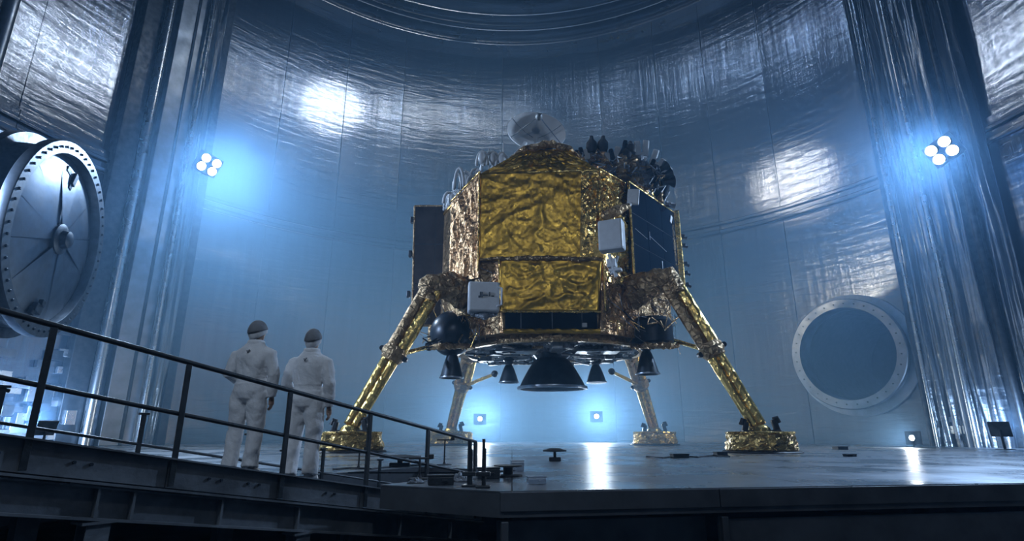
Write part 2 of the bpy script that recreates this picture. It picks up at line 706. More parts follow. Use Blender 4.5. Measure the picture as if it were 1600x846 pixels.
# ---- wall columns
def column(name, label, a_list, z1, foldy):
    root = empty(name, cyl(sum(a[0] for a in a_list) / len(a_list), 19.8, 0))
    tag(root, label, kind='structure')
    for (a, w, d, kind, mat) in a_list:
        mb = MB()
        ca = math.radians(a)
        rot = Matrix.Rotation(-ca, 3, 'Z')
        if kind == 'box':
            mb.box(cyl(a, R - d / 2, z1 / 2), (w, d, z1 - .01), rot, .03)
            o = mb.build('column_plate', M[mat], root)
        elif kind == 'pipe':
            mb.path([cyl(a, R - d, z) for z in (0.0, z1 * .5, z1)], w / 2, 20)
            o = mb.build('column_pipe', M[mat], root, smooth='auto')
        else:
            # wrinkled foil sheet hanging in vertical folds
            nu, nv = 26, 44
            n0 = len(mb.v)
            for layer in (0, 1):
                for j in range(nv + 1):
                    for i in range(nu + 1):
                        s_, z = i / nu - .5, z1 * j / nv
                        f = noise.noise(V((s_ * 7, z * .10, a))) * .5 + noise.noise(V((s_ * 17, z * .22, a + 9))) * .28 + noise.noise(V((s_ * 9, z * .9, a + 3))) * .10
                        r = R - d + f * foldy + (.05 if layer else 0)
                        mb.v.append(cyl(a + math.degrees(w * s_ / R), r, z))
            W = nu + 1
            o2 = W * (nv + 1)
            for j in range(nv):
                for i in range(nu):
                    mb.f.append((j * W + i, (j + 1) * W + i, (j + 1) * W + i + 1, j * W + i + 1))
                    mb.f.append((o2 + j * W + i, o2 + j * W + i + 1, o2 + (j + 1) * W + i + 1, o2 + (j + 1) * W + i))
                mb.f += [((j + 1) * W, j * W, o2 + j * W, o2 + (j + 1) * W), (j * W + nu, (j + 1) * W + nu, o2 + (j + 1) * W + nu, o2 + j * W + nu)]
            mb.m = [0] * len(mb.f)
            o = mb.build('foil_sheet', M[mat], root, smooth=True)
        base = root.location
        me = o.data
        uv = me.uv_layers.new(name='UVMap')
        for p in me.polygons:
            for l_ in p.loop_indices:
                v = me.vertices[me.loops[l_].vertex_index].co + base
                uv.data[l_].uv = (math.atan2(v.x, v.y - CY) * R * 3, v.z)
    return root


column('trim_1', 'tall foil-wrapped steel column on the left wall by the round door',
       [(-66.0, .9, .55, 'box', 'steel_dark'), (-64.3, .42, .75, 'pipe', 'steel'), (-63.2, .5, .45, 'box', 'steel_dark'),
        (-61.6, .8, .8, 'box', 'steel_blue'), (-60.2, .3, .6, 'pipe', 'steel_dark'), (-59.3, .5, .65, 'box', 'steel_blue'),
        (-58.4, .2, .95, 'pipe', 'steel'), (-56.9, 1.2, .6, 'fold', 'wall_foil'), (-55.2, .4, .75, 'box', 'steel_dark')], TOP, .5)
column('trim_2', 'tall foil-draped steel column on the right wall by the round port',
       [(63.4, .3, .6, 'pipe', 'steel_dark'), (64.0, .16, .75, 'pipe', 'steel'), (65.8, 1.3, .55, 'fold', 'wall_foil'), (67.7, .35, .7, 'pipe', 'steel_blue'),
        (68.6, .22, .95, 'pipe', 'steel'), (70.2, 1.3, .75, 'fold', 'wall_foil'), (72.0, .7, .5, 'box', 'steel_dark'), (73.2, .25, .7, 'pipe', 'steel_dark'), (74.6, .9, .4, 'fold', 'wall_foil')], TOP, .6)
column('trim_3', 'broad dark steel rib on the left wall nearest the camera',
       [(-86.5, 2.2, 1.0, 'box', 'steel_dark'), (-83.6, .5, 1.0, 'pipe', 'steel_blue')], TOP, .4)

# ---- small service plates low on the wall, left and right of frame
for (amin, amax, zmax, n, seed) in ((-84, -66, 4.6, 150, 3), (63, 82, 2.9, 60, 5)):
    rnd = random.Random(seed)
    for k in range(n):
        a = rnd.uniform(amin, amax)
        z = abs(rnd.gauss(0, zmax * .45)) % zmax + .12
        w, h, d = rnd.choice(((.9, .35), (.5, .5), (.35, .7), (1.2, .25), (.28, .28)))+(rnd.uniform(.06, .3),)
        mb = MB()
        mb.box(cyl(a, R - .02 - d / 2 - rnd.uniform(0, .5) * (zmax - z) / zmax, z + h / 2), (w * rnd.uniform(.7, 1.3), d, h * rnd.uniform(.7, 1.3)),
               Matrix.Rotation(-math.radians(a) + rnd.uniform(-.15, .15), 3, 'Z'), .012)
        mb.build('service_plate', M[rnd.choice(('steel', 'steel_blue', 'steel_dark', 'steel_dark', 'steel', 'door_plate'))], wall)

# ---- round door on the left wall
D1C = V((-16.1, 19.0, 7.2))
D1N = V((.96, .29, -.03)).normalized()
D1R = 3.48
door = empty('door_1', D1C)
tag(door, 'huge round steel door with bolted flange on the left wall', kind='structure')
mb = MB()
mb.lathe([(D1R - .25, -4.6), (D1R - .25, -.35)], 96, D1C, D1N)
mb.lathe([(D1R - .5, -.35), (D1R - .25, -.35)], 96, D1C, D1N)
mb.build('duct', M['steel_dark'], door, smooth='auto')
for h, rr in ((-1.2, .12), (-2.4, .12)):
    mb = MB()
    mb.lathe([(D1R - .25, h - .16), (D1R + rr, h - .16), (D1R + rr, h + .16), (D1R - .25, h + .16)], 96, D1C, D1N)
    mb.build('duct_collar', M['steel_dark'], door, smooth='auto')
mb = MB()
mb.lathe([(D1R - .42, -.3), (D1R, -.3), (D1R + .02, -.26), (D1R + .02, -.02), (D1R, .02), (D1R - .42, .02), (D1R - .44, -.02), (D1R - .44, -.3)], 128, D1C, D1N)
flange = mb.build('flange', M['door_flange'], door, smooth='auto', recalc=True)
q = V((0, 0, 1)).rotation_difference(D1N).to_matrix()
bolt_me = None
for k in range(56):
    w = 2 * math.pi * k / 56
    p = D1C + q @ V(((D1R - .2) * math.cos(w), (D1R - .2) * math.sin(w), .02))
    if bolt_me is None:
        mb = MB()
        mb.lathe([(.05, -.02), (.05, .04), (.035, .055), (0.001, .055)], 6, D1C, D1N)
        b = mb.build('bolt', M['steel_dark'], flange)
        bolt_me = b.data
        b.location = p - D1C
    else:
        b = bpy.data.objects.new('bolt', bolt_me)
        C.objects.link(b)
        b.parent = flange
        b.location = p - D1C
# twelve slightly dished sector plates
for k in range(12):
    mb = MB()
    a0, a1 = 30 * k + 4 + .25, 30 * (k + 1) + 4 - .25
    lift = .05 * math.sin(k * 2.4)
    mb.lathe([(.3, -.02 + lift), (1.4, -.10 + lift * .5), (2.6, -.19), (D1R - .45, -.30), (D1R - .45, -.36), (.3, -.12)], 6, D1C, D1N, a0, a1)
    mb.build('door_sector', M['door_plate'], door, smooth='auto')
mb = MB()
mb.lathe([(.55, -.14), (.55, .04), (.42, .1), (.34, .1), (.3, .28), (.16, .34), (0.001, .34)], 24, D1C, D1N)
mb.build('hub', M['steel_dark'], door, smooth='auto')
for (rr, w, sz) in ((2.55, 100, (.22, .5, .16)), (2.35, 84, (.5, .22, .16)), (2.0, 92, (.2, .2, .14)), (2.6, 262, (.3, .42, .16)), (2.35, 270, (.2, .24, .14)), (2.8, 254, (.25, .2, .14))):
    w = math.radians(w)
    mb = MB()
    mb.box(V((0, 0, 0)), sz, None, .02)
    mb.v = [D1C + q @ (v + V((rr * math.cos(w) * .3 if False else 0, 0, 0))) + V((0, .45 * rr * math.cos(w), rr * math.sin(w))) - D1N * .1 for v in mb.v]
    mb.build('latch', M['steel_dark'], door)

# ---- round port on the right wall
port = empty('door_2', H2C)
tag(port, 'round open port with bolted steel ring on the right wall', kind='structure')
mb = MB()
mb.lathe([(2.22, .95), (2.62, .95), (2.66, .9), (2.66, .72), (2.55, .68), (2.55, .3), (2.95, .24), (2.95, -.05), (2.22, -.05), (2.22, .95)], 96, H2C, H2N)
ring = mb.build('port_ring', M['steel_blue'], port, smooth='auto', recalc=True)
mb = MB()
mb.lathe([(2.24, .9), (2.24, -7.0), (.001, -7.0), (.001, -7.2), (2.32, -7.2), (2.32, .5)], 64, H2C, H2N)
mb.build('port_tunnel', M['steel_dark'], port, smooth='auto', recalc=False)
q2 = V((0, 0, 1)).rotation_difference(H2N).to_matrix()
bm2 = None
for k in range(32):
    w = 2 * math.pi * (k + .5) / 32
    p = q2 @ V((2.42 * math.cos(w), 2.42 * math.sin(w), .95))
    if bm2 is None:
        mb = MB()
        mb.lathe([(.035, -.02), (.035, .035), (.001, .035)], 6, H2C, H2N)
        b = mb.build('bolt', M['steel_dark'], ring)
        bm2 = b.data
    else:
        b = bpy.data.objects.new('bolt', bm2)
        C.objects.link(b)
        b.parent = ring
    b.location = p

# ================================================================ LAMPS
def flood(name, label, pos, aim, power, col, spot=150, scale=1.0, heads=4, group=None, mount=None, hang=None, roll=0.0, stand=False):
    pos, aim = V(pos), V(aim)
    root = empty(name, pos)
    tag(root, label, 'floodlight', group)
    d = (aim - pos).normalized()
    rm = orient(d)
    if roll:
        rm = Matrix.Rotation(roll, 3, d) @ rm
    def T(p):
        return pos + rm @ (V(p) * scale)
    mb = MB()
    mb.box(T((0, .14, 0)), (1.25 * scale, .1 * scale, 1.05 * scale), rm, .02)
    mb.build('back_plate', M['steel_dark'], root)
    spots = [(-.29, .24), (.29, .24), (-.29, -.24), (.29, -.24)] if heads == 4 else [(0, 0)]
    for (x, z) in spots:
        mb = MB()
        mb.lathe([(.001, -.02), (.2 * scale, -.02), (.235 * scale, .05 * scale), (.25 * scale, .22 * scale), (.225 * scale, .22 * scale), (.2 * scale, .14 * scale)], 24, T((x, .1, z)), d)
        h = mb.build('lamp_head', M['steel_dark'], root, smooth='auto')
        mb = MB()
        mb.lathe([(.001, .19 * scale), (.12 * scale, .18 * scale), (.215 * scale, .15 * scale)], 24, T((x, .1, z)), d)
        mb.build('lens', M['lens'], h, smooth=True)
    if mount is not None:
        mb = MB()
        mb.path([T((0, .15, 0)), V(mount)], .07 * scale, 10)
        mb.path([T((-.5, .15, -.52)), T((.5, .15, -.52))], .05 * scale, 8)
        mb.build('bracket', M['steel_dark'], root)
    if stand:
        mb = MB()
        mb.path([T((0, .2, 0)), V((pos.x, pos.y, .02))], .04, 8)
        mb.box(V((pos.x, pos.y, .012)), (.4, .4, .024), None, .005)
        mb.build('stand', M['steel_dark'], root)
    if hang is not None:
        mb = MB()
        mb.path([T((0, .2, .4)), V((pos.x, pos.y, hang))], .06, 10)
        mb.build('hanger_rod', M['steel_dark'], root)
    ld = bpy.data.lights.new(name + '_beam', 'SPOT')
    ld.energy = power
    ld.color = col
    ld.spot_size = math.radians(spot)
    ld.spot_blend = 1.0
    ld.shadow_soft_size = .35 * scale
    lo = bpy.data.objects.new('lamp_beam', ld)
    C.objects.link(lo)
    lo.parent = root
    lo.location = d * (.45 * scale)
    lo.rotation_euler = d.to_track_quat('-Z', 'Y').to_euler()
    return root


LC = V((1.5, 22.5, 5))      # lander middle
flood('floodlight', 'four-lamp floodlight glowing beside the foil column on the left wall', (-15.75, 26.6, 13.95), (4, 12, 0), P_BAND * 1.0, COOL, 160, mount=cyl(-56.2, 20, 13.9), roll=-.15)
flood('floodlight', 'four-lamp floodlight glowing beside the draped column on the right wall', (18.2, 21.5, 12.05), (-2, 10, 2), P_BAND * .8, COOL, 160, mount=cyl(73.2, 20.2, 12.0), roll=.3)
G = 'pendant floodlights hung from the dome'
flood('pendant_floodlight', 'highest four-lamp floodlight hung from the dome out of frame', (-1.26, 24.1, 29.6), (-11.9, 32.8, 21.4), P_PENDANT * 1.7, WHITE, 17, hang=38.5, group=G)
flood('pendant_floodlight', 'four-lamp floodlight hung from the dome aimed at the left wall', (-.1, 27.7, 27.8), (-20, 20.8, 16.3), P_PENDANT * 1.2, WHITE, 24, hang=37.5, group=G)
flood('pendant_floodlight', 'lowest four-lamp floodlight hung from the dome out of frame', (-5.6, 22.2, 23.4), (15.9, 29.1, 14.1), P_PENDANT * 2.2, WHITE, 13, hang=38, group=G)
flood('pendant_floodlight', 'four-lamp floodlight hung from the dome aimed at the right wall', (-2.5, 30.3, 29.0), (20.4, 19.1, 15.4), P_PENDANT * 1.0, WHITE, 20, hang=37, group=G)
flood('pendant_floodlight', 'added four-lamp fill light hung from the dome above the lander', (3.0, 23.0, 33.0), (1.5, 21, 0), P_PENDANT * 1.3, COOL, 150, hang=38, group=G)  # added general downlight, no known fixture
flood('pendant_floodlight', 'added four-lamp fill light hung from the dome to brighten the ring flanges', (4.5, 21.0, 26.5), (0, 36.5, 31.5), P_PENDANT * .9, COOL, 46, hang=38, group=G)  # added only to brighten the ring edges
flood('floodlight', 'four-lamp floodlight on the left wall out of frame', cyl(-99.8, 19.2, 8.2), (3, 29, 1), 14000, (.46, .65, 1.0), 72, mount=cyl(-99.8, 20.5, 8.2))
flood('floodlight', 'added four-lamp fill light on the wall behind the camera', cyl(172, 19.2, 12.5), (1, 20, 5), 1100, (.62, .78, 1.0), 110, mount=cyl(172, 20.5, 12.5))  # unseen fill, added to light the lander front and the people
flood('floodlight', 'added four-lamp fill light behind the camera to brighten the gangway', cyl(-165, 19.2, 9.5), (-2.8, 6.8, .8), 850, (.52, .72, 1.0), 50, mount=cyl(-165, 20.5, 9.5))  # second unseen fill, added to lift the white suits and the ramp
# low lamps at the wall foot; rear pair added for bright reflected smears
p = at(750, 655, 34.6)
flood('smear_lamp', 'added small lamp for a bright smear low on the far wall by the left rear leg', p, (p.x + 1, p.y - 12, 2.5), P_REAR, COOL, 165, .6, 1, mount=cyl(math.degrees(math.atan2(p.x, p.y - CY)), 20.6, p.z))
p = at(932, 651, 34.4)
flood('smear_lamp', 'added small lamp for a bright smear low on the far wall by the right rear leg', p, (p.x - 1, p.y - 12, 2.5), P_REAR, COOL, 165, .6, 1, mount=cyl(math.degrees(math.atan2(p.x, p.y - CY)), 20.6, p.z))
p = at(1427, 692, 23.3)
p.z = .34
flood('floor_floodlight', 'small bright floor lamp below the round port', p + V((0, 0, .02)), (0, 16, 1.2), 500, WHITE, 150, .5, 1, stand=True)
flood('floor_floodlight', 'floor lamp at the foot of the left wall below the round door', (-16.2, 20.3, .75), (-20, 22.0, 2.2), 5500, COOL, 150, .5, 1, stand=True)
flood('floor_floodlight', 'floor lamp at the foot of the right draped column', (17.2, 20.6, .7), (19.8, 22.4, 1.4), 2200, COOL, 150, .5, 1, stand=True)

# ================================================================ LANDER
lander = empty('lunar_lander', (1.5, 22.5, 0))
tag(lander, 'gold foil wrapped lunar lander standing on four splayed legs', 'lunar lander')


def foil_patch(name, bl, br, tr, tl, mat, amp=.07, freq=1.0, step=.09, stretch=(1, 1), seed=0, parent=None, depth=.08, flat=True, oct_=3, pleat=None, crease=False):
    """crumpled sheet between four corners, closed at the back"""
    bl, br, tr, tl = V(bl), V(br), V(tr), V(tl)
    w = max((br - bl).length, (tr - tl).length)
    h = max((tl - bl).length, (tr - br).length)
    nu, nv = max(4, int(w / step)), max(4, int(h / step))
    nrm = ((br - bl) + (tr - tl)).cross((tl - bl) + (tr - br)).normalized()
    mb = MB()
    for layer in (0, 1):
        for j in range(nv + 1):
            for i in range(nu + 1):
                s_, t_ = i / nu, j / nv
                p = (bl * (1 - s_) + br * s_) * (1 - t_) + (tl * (1 - s_) + tr * s_) * t_
                if layer:
                    mb.v.append(p - nrm * depth)
                    continue
                e = min(1, min(s_, 1 - s_) * w / .16, min(t_, 1 - t_) * h / .16)
                x, y = s_ * w * freq * stretch[0], t_ * h * freq * stretch[1]
                d = noise.turbulence(V((x, y, seed)), oct_, True, noise_basis='PERLIN_ORIGINAL', amplitude_scale=.55, frequency_scale=2.1)
                d = (d - .5) * 1.2
                if crease:
                    q_ = V((x + .5 * noise.noise(V((x * .8, y * .8, seed + 5))), y + .5 * noise.noise(V((x * .8, y * .8, seed + 9))), seed))
                    d = .55 * (1 - abs(noise.noise(q_ * .9))) ** 9 + .4 * (1 - abs(noise.noise(q_ * 2.1 + V((7, 3, 1))))) ** 7
                    d += .10 * (1 - abs(noise.noise(q_ * 4.6))) ** 5 + .5 * noise.noise(q_ * .45) - .35
                if pleat:
                    a = math.atan2(t_ * h - pleat[1], s_ * w - pleat[0])
                    d += .8 * (abs(noise.noise(V((a * pleat[2], seed, .3)))) * 2 - .4)
                jit = V((random.uniform(-1, 1), random.uniform(-1, 1), random.uniform(-1, 1))) * step * .16 * e
                mb.v.append(p + nrm * (d * amp * e) + jit)
    W = nu + 1
    o2 = W * (nv + 1)
    for j in range(nv):
        for i in range(nu):
            a, b, c, d = j * W + i, j * W + i + 1, (j + 1) * W + i + 1, (j + 1) * W + i
            if (i + j) % 2:
                mb.f += [(a, b, c), (a, c, d)]
            else:
                mb.f += [(a, b, d), (b, c, d)]
    for i in range(nu):
        t = nv * W
        mb.f += [(i + 1, i, o2 + i, o2 + i + 1), (t + i, t + i + 1, o2 + t + i + 1, o2 + t + i)]
    for j in range(nv):
        a, b = j * W, (j + 1) * W
        mb.f += [(a, b, o2 + b, o2 + a), (b + nu, a + nu, o2 + a + nu, o2 + b + nu)]
    mb.f.append((o2, o2 + nv * W, o2 + nv * W + nu, o2 + nu))
    mb.m = [0] * len(mb.f)
    return mb.build(name, mat, parent or lander, smooth=not flat)


def crumple_tube(name, pts, rads, mat, n=22, amp=.06, seed=0, parent=None, sub=14, freq=3.0, flat=True):
    """foil wrapped round a tube"""
    P = [V(p) for p in pts]
    full, rr = [], []
    for i in range(len(P) - 1):
        for k in range(sub):
            t = k / sub
            full.append(P[i].lerp(P[i + 1], t))
            rr.append(rads[i] * (1 - t) + rads[i + 1] * t)
    full.append(P[-1])
    rr.append(rads[-1])
    mb = MB()
    mb.path(full, rr, n)
    for i, v in enumerate(mb.v):
        c = full[min(i // n, len(full) - 1)]
        d = (v - c)
        if d.length > 1e-6:
            k = noise.turbulence(v * freq + V((seed, 0, 0)), 3, True) - .5
            mb.v[i] = v + d.normalized() * (amp * k)
    return mb.build(name, mat, parent or lander, smooth=not flat)


# ---- body core
BODY = [(-1.10, 18.78), (3.08, 18.78), (4.2, 19.68), (6.3, 21.9), (6.3, 25.0), (4.1, 27.0), (-1.1, 27.0), (-3.2, 25.0), (-3.2, 21.9), (-2.2, 19.68)]
mb = MB()
mb.prism(BODY, 4.5, 9.0)
o2 = len(mb.v)
mb.build('body', M['bronze'], lander)
# roof: rises from the eaves to a small flat cap
EAVE = [(-1.12, 18.74, 9.64), (3.12, 18.74, 9.76), (4.22, 19.64, 9.6), (6.3, 21.85, 9.55), (6.3, 25.0, 9.3), (4.1, 27.0, 9.3), (-1.1, 27.0, 9.3), (-3.2, 25.0, 8.9), (-3.2, 21.85, 8.9), (-2.24, 19.64, 8.86)]
CAPR = [(.45, 19.15, 10.72), (1.95, 19.15, 10.78), (2.7, 19.9, 10.7), (3.8, 21.8, 10.7), (3.8, 24.2, 10.7), (2.7, 25.5, 10.7), (.2, 25.5, 10.7), (-.9, 24.2, 10.6), (-.9, 21.8, 10.6), (-.4, 20.0, 10.5)]
mb = MB()
n = 10
mb.v += [V(p) for p in EAVE] + [V(p) for p in CAPR] + [V((p[0], p[1], 9.0 if p[2] > 8.95 else 8.8)) for p in EAVE]
for i in range(n):
    j = (i + 1) % n
    mb.f += [(i, j, n + j, n + i), (2 * n + i, 2 * n + j, j, i)]
mb.f += [tuple(range(n, 2 * n)), tuple(reversed(range(2 * n, 3 * n)))]
mb.m = [0] * len(mb.f)
mb.build('roof', M['gold'], lander)
# gable of the front face, foil
foil_patch('roof_foil', (-1.14, 18.70, 9.62), (3.14, 18.70, 9.76), (2.0, 19.08, 10.82), (.4, 19.08, 10.75), M['gold'], .10, .9, .11, (1, 1.6), 31)
foil_patch('roof_foil', (-2.26, 19.6, 8.86), (-1.14, 18.72, 9.62), (.4, 19.1, 10.74), (-.42, 19.95, 10.5), M['bronze'], .10, 1.2, .11, (1, 1), 32)
foil_patch('roof_foil', (3.14, 18.72, 9.76), (4.26, 19.6, 9.62), (2.75, 19.85, 10.72), (2.0, 19.1, 10.8), M['gold'], .12, 1.1, .11, (1, 1), 33)
foil_patch('roof_foil', (4.26, 19.6, 9.62), (6.36, 21.8, 9.56), (3.85, 21.75, 10.72), (2.75, 19.85, 10.72), M['bronze'], .14, 1.2, .13, (1, 1), 34)

# ---- front foil, upper and lower sheet with a fold between them
foil_patch('front_foil', (-1.16, 18.66, 6.32), (3.14, 18.66, 6.30), (3.16, 18.66, 9.76), (-1.16, 18.66, 9.62), M['gold'], .062, .75, .07, (1, 1.5), 3, flat=False, crease=True)
foil_patch('front_foil', (-.42, 18.62, 4.52), (2.92, 18.62, 4.50), (3.10, 18.62, 6.36), (-.42, 18.62, 6.34), M['gold'], .10, .85, .065, (1, 1.6), 8, flat=False, crease=True)
crumple_tube('foil_fold', [(-1.1, 18.6, 6.34), (.8, 18.56, 6.38), (3.12, 18.6, 6.33)], [.06, .10, .07], M['bronze'], 12, .10, 5, None, 30, 2.4)
# ---- side chamfers
foil_patch('side_foil', (-2.28, 19.62, 5.7), (-1.16, 18.66, 5.7), (-1.16, 18.66, 9.62), (-2.28, 19.62, 8.86), M['copper'], .17, 1.3, .075, (2.2, .55), 11)
foil_patch('side_foil', (3.14, 18.66, 5.6), (4.3, 19.6, 5.6), (4.3, 19.6, 9.6), (3.16, 18.66, 9.76), M['gold_bright'], .20, 1.0, .075, (1.4, .8), 14, pleat=(-.2, 3.9, 9))
# right part of the front sheet gathered into radiating pleats
foil_patch('pleated_foil', (2.35, 18.58, 6.4), (3.16, 18.60, 6.4), (3.16, 18.60, 9.7), (2.5, 18.60, 9.66), M['gold_bright'], .12, 1.0, .07, (1.4, .6), 21, pleat=(.8, 3.3, 8), depth=.05)
# gold edge trims
for (a, b) in (((-1.17, 18.62, 5.9), (-1.17, 18.62, 9.66)), ((3.15, 18.60, 4.5), (3.17, 18.60, 9.8)), ((-2.3, 19.6, 8.9), (-1.17, 18.64, 9.66)),
               ((3.17, 18.62, 9.8), (4.32, 19.58, 9.64)), ((-.44, 18.58, 4.5), (-.44, 18.58, 6.3))):
    crumple_tube('edge_trim', [a, b], [.035, .035], M['gold_bright'], 8, .03, a[0], None, 24, 4)

# ---- lower body: foil skirts, dark strip, base ring
mb = MB()
LOW = [(-.45, 18.8), (2.95, 18.8), (4.7, 20.0), (5.6, 21.6), (5.6, 25.0), (4.0, 26.6), (-1.0, 26.6), (-2.6, 25.0), (-2.6, 21.6), (-1.8, 20.0)]
mb.prism(LOW, 3.78, 4.52)
mb.build('base_ring', M['bronze'], lander)
mb = MB()
mb.box((1.32, 18.72, 4.2), (3.1, .12, .58), None, .02)
strip = mb.build('front_vent_panel', M['solar'], lander)
strip['label'] = 'black strip panel under the gold front'
for x in (.3, 1.35, 2.35):
    mb = MB()
    mb.box((x, 18.65, 4.2), (.025, .03, .56))
    mb.build('strip_rib', M['steel_dark'], strip)
mb = MB()
mb.box((2.42, 18.6, 4.02), (.17, .14, .15), None, .02)
mb.build('strip_sensor', M['white_paint'], strip)
crumple_tube('lower_lip', [(-.3, 18.68, 3.84), (2.95, 18.68, 3.84)], [.10, .10], M['gold'], 12, .08, 4, None, 40, 2.5)
crumple_tube('lower_lip', [(-.4, 18.66, 4.5), (3.0, 18.66, 4.5)], [.05, .05], M['gold_bright'], 8, .05, 9, None, 40, 2.5)
# left lower copper skirt: from chamfer foot sloping in to the base ring
foil_patch('skirt_foil', (-1.9, 19.9, 3.75), (-.3, 18.72, 3.8), (-.44, 18.66, 6.3), (-2.3, 19.66, 5.75), M['copper'], .22, 1.5, .08, (1.2, .9), 41)
foil_patch('skirt_foil', (2.95, 18.72, 3.8), (4.75, 19.95, 3.75), (4.3, 19.6, 5.7), (3.12, 18.66, 6.3), M['copper'], .20, 1.7, .08, (1.2, .9), 44)
foil_patch('skirt_foil', (4.75, 19.95, 3.75), (6.1, 21.9, 3.9), (6.4, 21.9, 6.0), (4.3, 19.6, 6.0), M['bronze'], .24, 1.6, .09, (1, 1), 47)
foil_patch('skirt_foil', (-3.3, 21.9, 3.9), (-1.9, 19.9, 3.75), (-2.25, 19.65, 5.9), (-3.3, 21.8, 6.0), M['bronze'], .24, 1.6, .09, (1, 1), 49)
# loose foil strands hanging round the lower edge
for k in range(72):
    side = random.choice((-1, 1))
    c = V((1.4 + side * random.uniform(2.0, 4.6), 0, random.uniform(3.6, 5.9)))
    c.y = 18.6 + max(0, abs(c.x - 1.4) - 1.9) * .75
    pts = [c + V((random.uniform(-.35, .35), random.uniform(-.28, -.02), random.uniform(-.45, .3))) for _ in range(4)]
    mb = MB()
    mb.path(pts, [.018, .012, .016, .006], 5)
    mb.build('foil_strand', M[random.choice(('copper', 'gold_bright', 'silver_foil'))], lander)

# ---- underside: silver blanket disc with seams
def wob(seed, c, r0, r1, z, amp, nr, na, mat, name):
    mb = MB()
    for i in range(nr + 1):
        r = r0 + (r1 - r0) * i / nr
        for k in range(na):
            w = 2 * math.pi * k / na
            p = V((c[0] + r * math.cos(w), c[1] + r * math.sin(w), 0))
            mb.v.append(p + V((0, 0, z - amp * (noise.turbulence(V((p.x * 3.2, p.y * 3.2, seed)), 3, True) - .4) - .08 * (1 - (r / r1) ** 2))))
    for i in range(nr):
        for k in range(na):
            j = (k + 1) % na
            mb.f.append((i * na + j, i * na + k, (i + 1) * na + k, (i + 1) * na + j))
    mb.m = [0] * len(mb.f)
    mb.lathe([(r1, z - amp * .2), (r1 + .05, z + .15)], na, (c[0], c[1], 0))
    return mb.build(name, mat, lander)


UC = (1.55, 22.4)
blanket = wob(5, UC, .3, 3.45, 3.62, .20, 44, 150, M['silver_foil'], 'base_blanket')
mb = MB()
mb.lathe([(3.4, 3.52), (3.62, 3.52), (3.66, 3.6), (3.6, 3.85), (3.3, 3.85)], 64, (UC[0], UC[1], 0))
mb.build('base_rim', M['bronze'], lander, smooth='auto')
for k in range(8):
    w = math.pi / 4 * k + .2
    mb = MB()
    mb.path([V((UC[0] + r * math.cos(w), UC[1] + r * math.sin(w), 3.47)) for r in (1.0, 3.4)], .05, 6)
    mb.build('blanket_seam', M['white_paint'], blanket)
for (x0, x1, y) in ((-.6, .9, 20.6), (2.3, 3.9, 20.6)):
    mb = MB()
    mb.box(((x0 + x1) / 2, y, 3.42), (x1 - x0, .9, .1), None, .03)
    mb.build('access_plate', M['grey_plate'], lander)
rndu = random.Random(12)
for k in range(46):
    a, rr = rndu.uniform(0, 6.283), rndu.uniform(1.5, 3.3)
    p0 = V((UC[0] + rr * math.cos(a), UC[1] + rr * math.sin(a), 3.42))
    mb = MB()
    if k % 3:
        pts = [p0]
        for q_ in range(3):
            pts.append(pts[-1] + V((rndu.uniform(-.5, .5), rndu.uniform(-.35, .35), rndu.uniform(-.05, .05))))
        mb.path(pts, .035, 6)
        mb.build('underside_pipe', M[rndu.choice(('white_paint', 'silver_foil', 'steel_dark', 'bronze'))], lander)
    else:
        mb.box(p0, (rndu.uniform(.15, .5), rndu.uniform(.15, .4), .18), Matrix.Rotation(a, 3, 'Z'), .02)
        mb.build('underside_box', M[rndu.choice(('grey_plate', 'steel_dark', 'silver_foil'))], lander)
mb = MB()
mb.box((1.55, 19.6, 3.5), (.42, 1.0, .4), None, .05)
mb.box((1.55, 19.1, 3.85), (.5, .4, .3), None, .04)
mb.build('centre_bracket', M['grey_plate'], lander)

# ---- main engine and four small thrusters
def bell(name, c, r0, r1, z0, z1, parent, neck=True):
    prof, K = [], 14
    for i in range(K + 1):
        t = i / K
        prof.append((r0 + (r1 - r0) * t ** .78, z0 + (z1 - z0) * t))
    inner = [(r - .03 * (1 + r1), z) for r, z in reversed(prof)]
    mb = MB()
    mb.lathe(prof + inner, 48, (c[0], c[1], 0))
    b = mb.build(name, M['nozzle'], parent, smooth='auto')
    mb = MB()
    w = .028 * (.5 + r1)
    mb.lathe([(r1 - w, z1 - w), (r1 + w, z1 - w), (r1 + w * 1.2, z1), (r1 + w, z1 + w), (r1 - w, z1 + w), (r1 - w, z1 - w)], 48, (c[0], c[1], 0))
    mb.build('nozzle_rim', M['nozzle_rim'], b, smooth='auto')
    if neck:
        mb = MB()
        mb.lathe([(r0 * 1.25, z0 + r0 * 1.2), (r0 * 1.3, z0 + r0 * .4), (r0 * .95, z0), (r0 * 1.05, z0 - .05)], 32, (c[0], c[1], 0))
        mb.build('nozzle_throat', M['steel_dark'], b, smooth='auto')
    return b


bell('main_nozzle', (1.56, 22.2), .62, 1.30, 3.32, 2.22, lander)
for (x, y, zt, zb) in ((-.13, 23.5, 3.25, 2.55), (3.47, 23.5, 3.25, 2.55), (-2.12, 20.0, 3.3, 2.42), (4.76, 20.0, 3.35, 2.55)):
    b = bell('thruster_nozzle', (x, y), .14, .40, zt, zb, lander)
    mb = MB()
    mb.path([(x, y, zt + .05), (x, y, zt + .5)], .16, 12)
    mb.box((x, y, zt + .22), (.45, .45, .12), None, .03)
    mb.build('thruster_mount', M['steel_dark'], b)

